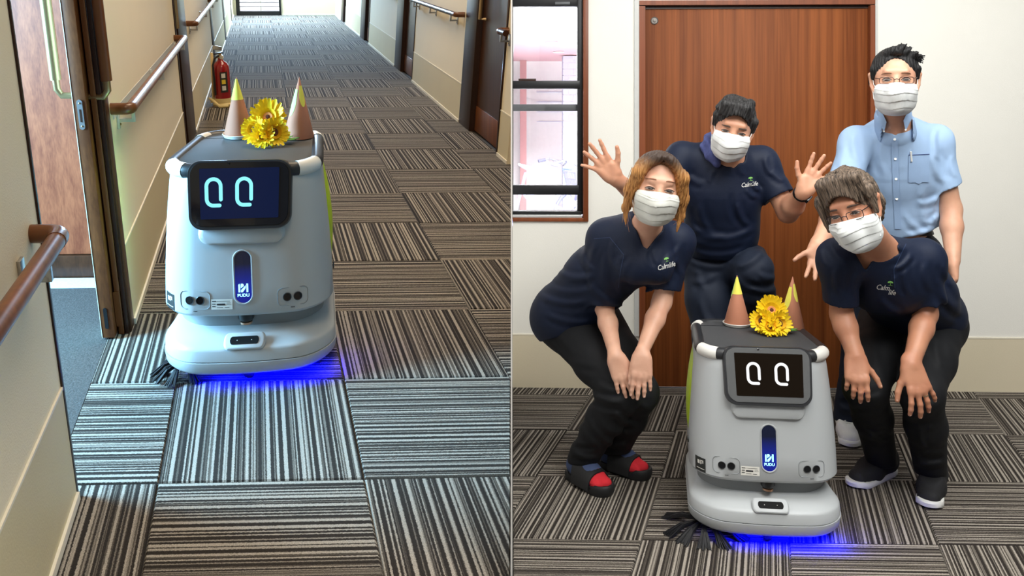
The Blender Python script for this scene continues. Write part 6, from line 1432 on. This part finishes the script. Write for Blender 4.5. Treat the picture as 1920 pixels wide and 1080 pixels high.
# ============================================================ the man in glasses, hands on his knees
def leaner():
    heelA, toeA, ankA = J(1676, 884, 3.39), J(1594, 914, 3.235), J(1655, 858, 3.34); heelB, toeB, ankB = J(1754, 905, 3.27), J(1740, 955, 3.055), J(1746, 880, 3.22)
    for v in (heelA, toeA, heelB, toeB): v.z = 0
    p = Person((1.55, 3.25, 0), 'man with greying brown hair and glasses leaning forward, both hands on his knees')
    H = Head(J(1600, 395, 2.80), (-.60, -.80, -.16), .32, 1.06, .98)
    nek = J(1648, 468, 2.96); shA, shB = J(1572, 487, 2.97), J(1730, 488, 3.03); elA, elB = J(1578, 590, 3.02), J(1736, 588, 3.04); wrA, wrB = J(1604, 668, 2.93), J(1708, 684, 2.90)
    che, wai, pel = J(1662, 520, 3.07), J(1706, 555, 3.25), J(1722, 600, 3.40)
    fw = Vector((-.3, -.75, -.75))
    To = Field(); To.chain([che, wai, pel], [.158, .160, .165], .05, (fw, .80)); To.add(Cone(shA, shB, .064, .066), .06); To.add(Cone(che, nek, .12, .062), .06); To.add(Ell(J(1745, 590, 3.36), (.12, .14, .13)), .05)
    Sh = Field()
    for s, e, c, r0, r1 in ((shA, elA, J(1567, 562, 3.0), .066, .062), (shB, elB, J(1727, 562, 3.03), .072, .066)): Sh.add(Cone(s, e, r0, r1), .01); Sh.sub(Ell(c+(e-s).normalized()*.12, (.122,)*3), .002)
    for op, q, k in To.ops: Sh.add(q, k if q is not To.ops[0][1] else .022)
    body = p.body
    for i, (op, q, k) in enumerate(To.ops): body.add(q.grow(-.045 if i in (1, 4) else -.014), k)
    head_prims(body, H); body.add(Cone(H.p(0, -.02, -.05), nek, .057, .062), .03)
    for s, e, w_, m_ in ((shA, elA, wrA, 1), (shB, elB, wrB, 1)): body.chain([s, e, e+(w_-e)*.3, w_], [.052, .039, .040, .027], .02)
    hand_prims(body, wrA, (-.10, -.42, -.75), (.25, .75, -.50), 1, .98, curl=(.45, .55, .6, .7), spread=(-.05, .02, .08, .16), thumb=(.85, .30), wr=.029, nails=p.nails)
    segs = hand_prims(body, wrB, (.14, -.36, -.82), (.0, .85, -.45), -1, 1.05, curl=(.34, .34, .36, .40), spread=(-.20, -.02, .16, .40), thumb=(.75, .25), wr=.029, nails=p.nails)
    p.fine += [(Vector(wrA)+Vector((0, -.03, -.07)), .13), (Vector(wrB)+Vector((.01, -.03, -.08)), .14), (H.c, .18)]; p.fine_h += [.0028, .0028, .0027]
    hipA, hipB = J(1668, 612, 3.42), J(1752, 606, 3.36); kneeA, kneeB = J(1622, 726, 3.06), J(1728, 738, 3.02)
    body.chain([hipA, kneeA, kneeA+(ankA-kneeA)*.3, ankA], [.09, .058, .054, .036], .03); body.chain([hipB, kneeB, kneeB+(ankB-kneeB)*.3, ankB], [.09, .058, .054, .036], .03)
    for h_, t_, a_ in ((heelA, toeA, ankA), (heelB, toeB, ankB)): foot_prims(body, h_, t_, a_, -.006)
    p.build(M['skinC']); r, off = p.root, p.off; add_nails(r, off, p.nails)
    q, e, rr_ = segs[2][0]; ax = (e-q).normalized(); MB().lathe([(.0095, -.0016), (.0108, -.0016), (.0108, .0016), (.0095, .0016), (.0095, -.0016)], 20, M=Matrix.Translation(q+(e-q)*.62) @ ax.to_track_quat('Z', 'Y').to_matrix().to_4x4()).build('finger_ring', M['gold'], r, smooth=True, off=off)
    V0 = J(1622, 503, 2.84)
    Sh.sub(Cone(nek+Vector((0, 0, .012)), H.p(0, -.02, -.03), .066, .076), .008); Sh.sub(Poly2D([(1598, 440), (1655, 430), (1658, 450), (1625, 506), (1620, 505), (1600, 470)], 3.0), .004)
    Sh.cut(Half(J(1770, 618, 3.3), (.10, -.1, -1)), .006)
    Sh.disp = both(wrinkle(.0016, [], 44, 8), fold2d([(1677, 506, 1710, 476, 5, 5), (1660, 434, 1700, 470, 7, 4), (1680, 515, 1684, 556, 6, 5), (1538, 466, 1549, 500, 5, 4), (1554, 450, 1593, 496, 6, 4), (1700, 500, 1706, 556, 6, 4), (1735, 490, 1750, 550, 7, 4), (1610, 510, 1605, 560, 6, 4), (1650, 560, 1690, 590, 7, 5), (1755, 520, 1795, 580, 8, 5), (1760, 560, 1800, 600, 7, -4), (1770, 490, 1790, 540, 7, 4), (1570, 500, 1575, 555, 6, 4)], 3.0))
    so = p.cloth('shirt', Sh, M['navy'], .0045); look = -CAMDIR(J(1662, 540, 2.95)); shirt_print(Sh, J(1664, 543, 2.9), look, (1, .1, -.12), .026, so, off, [('Calm', -.62, .18, 1), ('life', .55, -.35, 1)])
    V, Fc = strip_on(Sh, dense([J(1700, 455, 2.9), J(1690, 475, 2.9), J(1676, 505, 2.9), J(1678, 540, 2.9)], 8), .0012, look, off); MB().add(V, Fc).build('seam', M['navyseam'], so)
    Tr = Field(); Tr.add(Ell(J(1735, 606, 3.42), (.145, .14, .12)), .05); Tr.add(Cone(hipA, hipB, .12, .12), .04)
    for h_, k_, a_ in ((hipA, kneeA, ankA), (hipB, kneeB, ankB)): Tr.chain([h_, h_+(k_-h_)*.55, k_, k_+(a_-k_)*.4, a_+Vector((0, 0, -.03))], [.116, .096, .074, .070, .058], .03)
    for a_ in (ankA, ankB): Tr.cut(Half(a_+Vector((0, 0, -.02)), (0, -.1, -1)), .004)
    Tr.disp = both(wrinkle(.002, [], 55, 9), fold2d([(1600, 745, 1657, 739, 6, 5), (1600, 762, 1655, 760, 6, -4), (1626, 813, 1665, 828, 5, 6), (1622, 800, 1662, 806, 5, -5), (1692, 757, 1758, 755, 6, 6), (1696, 778, 1758, 764, 6, 5), (1698, 790, 1755, 790, 6, -4), (1715, 867, 1772, 867, 5, 6), (1715, 850, 1770, 856, 5, -5), (1725, 800, 1735, 845, 6, 4), (1640, 640, 1655, 700, 8, 5), (1755, 640, 1770, 690, 8, 5), (1700, 630, 1740, 660, 8, 5)], 3.1))
    p.cloth('trousers', Tr, M['blackcloth'], .006)
    shoe(p, heelA, toeA, ankA, 'shoeblack', 'solewhite', .10); shoe(p, heelB, toeB, ankB, 'shoeblack', 'solewhite', .10)
    def hf(F_):
        F_.add(H.ell((0, -.022, .046), (.090, .104, .094)), .02); rn = random.Random(21)
        for k in range(11):
            x = -.072+.0145*k; F_.add(H.cone((x*.7-.01, .068, .110), (x-.004, .100-.55*x*x/.06, .058-.016*rn.random()-abs(x)*.18), .024, .006), .010)
        for q in (-1, 1): F_.add(H.cone((q*.078, .03, .06), (q*.080, .034, -.012), .020, .008), .015); F_.add(H.cone((q*.066, -.05, .0), (q*.050, -.06, -.05), .026, .016), .02)
        F_.add(H.cone((.078, .045, .05), (.080, .048, -.035), .018, .008), .012)
        for k in range(30):
            a = rn.uniform(0, 6.28); x, y = .07*math.cos(a)*rn.uniform(.3, 1), -.01+.085*math.sin(a)*rn.uniform(.3, 1)
            F_.add(H.cone((x*.8, y*.8, .125-.8*x*x/.1), (x*1.25+.012*rn.uniform(-1, 1), y*1.15+.015, .147-1.6*(x*x+y*y*.6)/.1), .014, .002), .010)
        F_.sub(H.ell((.0, .092, -.010), (.0600, .052, .080)), .008)
    hair(H, r, off, hf, M['hairgrey'], .0017, 160, .0025)
    face_parts(H, r, off, body, 'browblack', squint=.65, browz=.030, browth=.0034)
    face_mask(H, r, off, 'mask', -.024, .069, -.126); spectacles(H, r, off, M['specgrey'], .002, .024, .0135)
woman(); waver(); stander(); leaner()
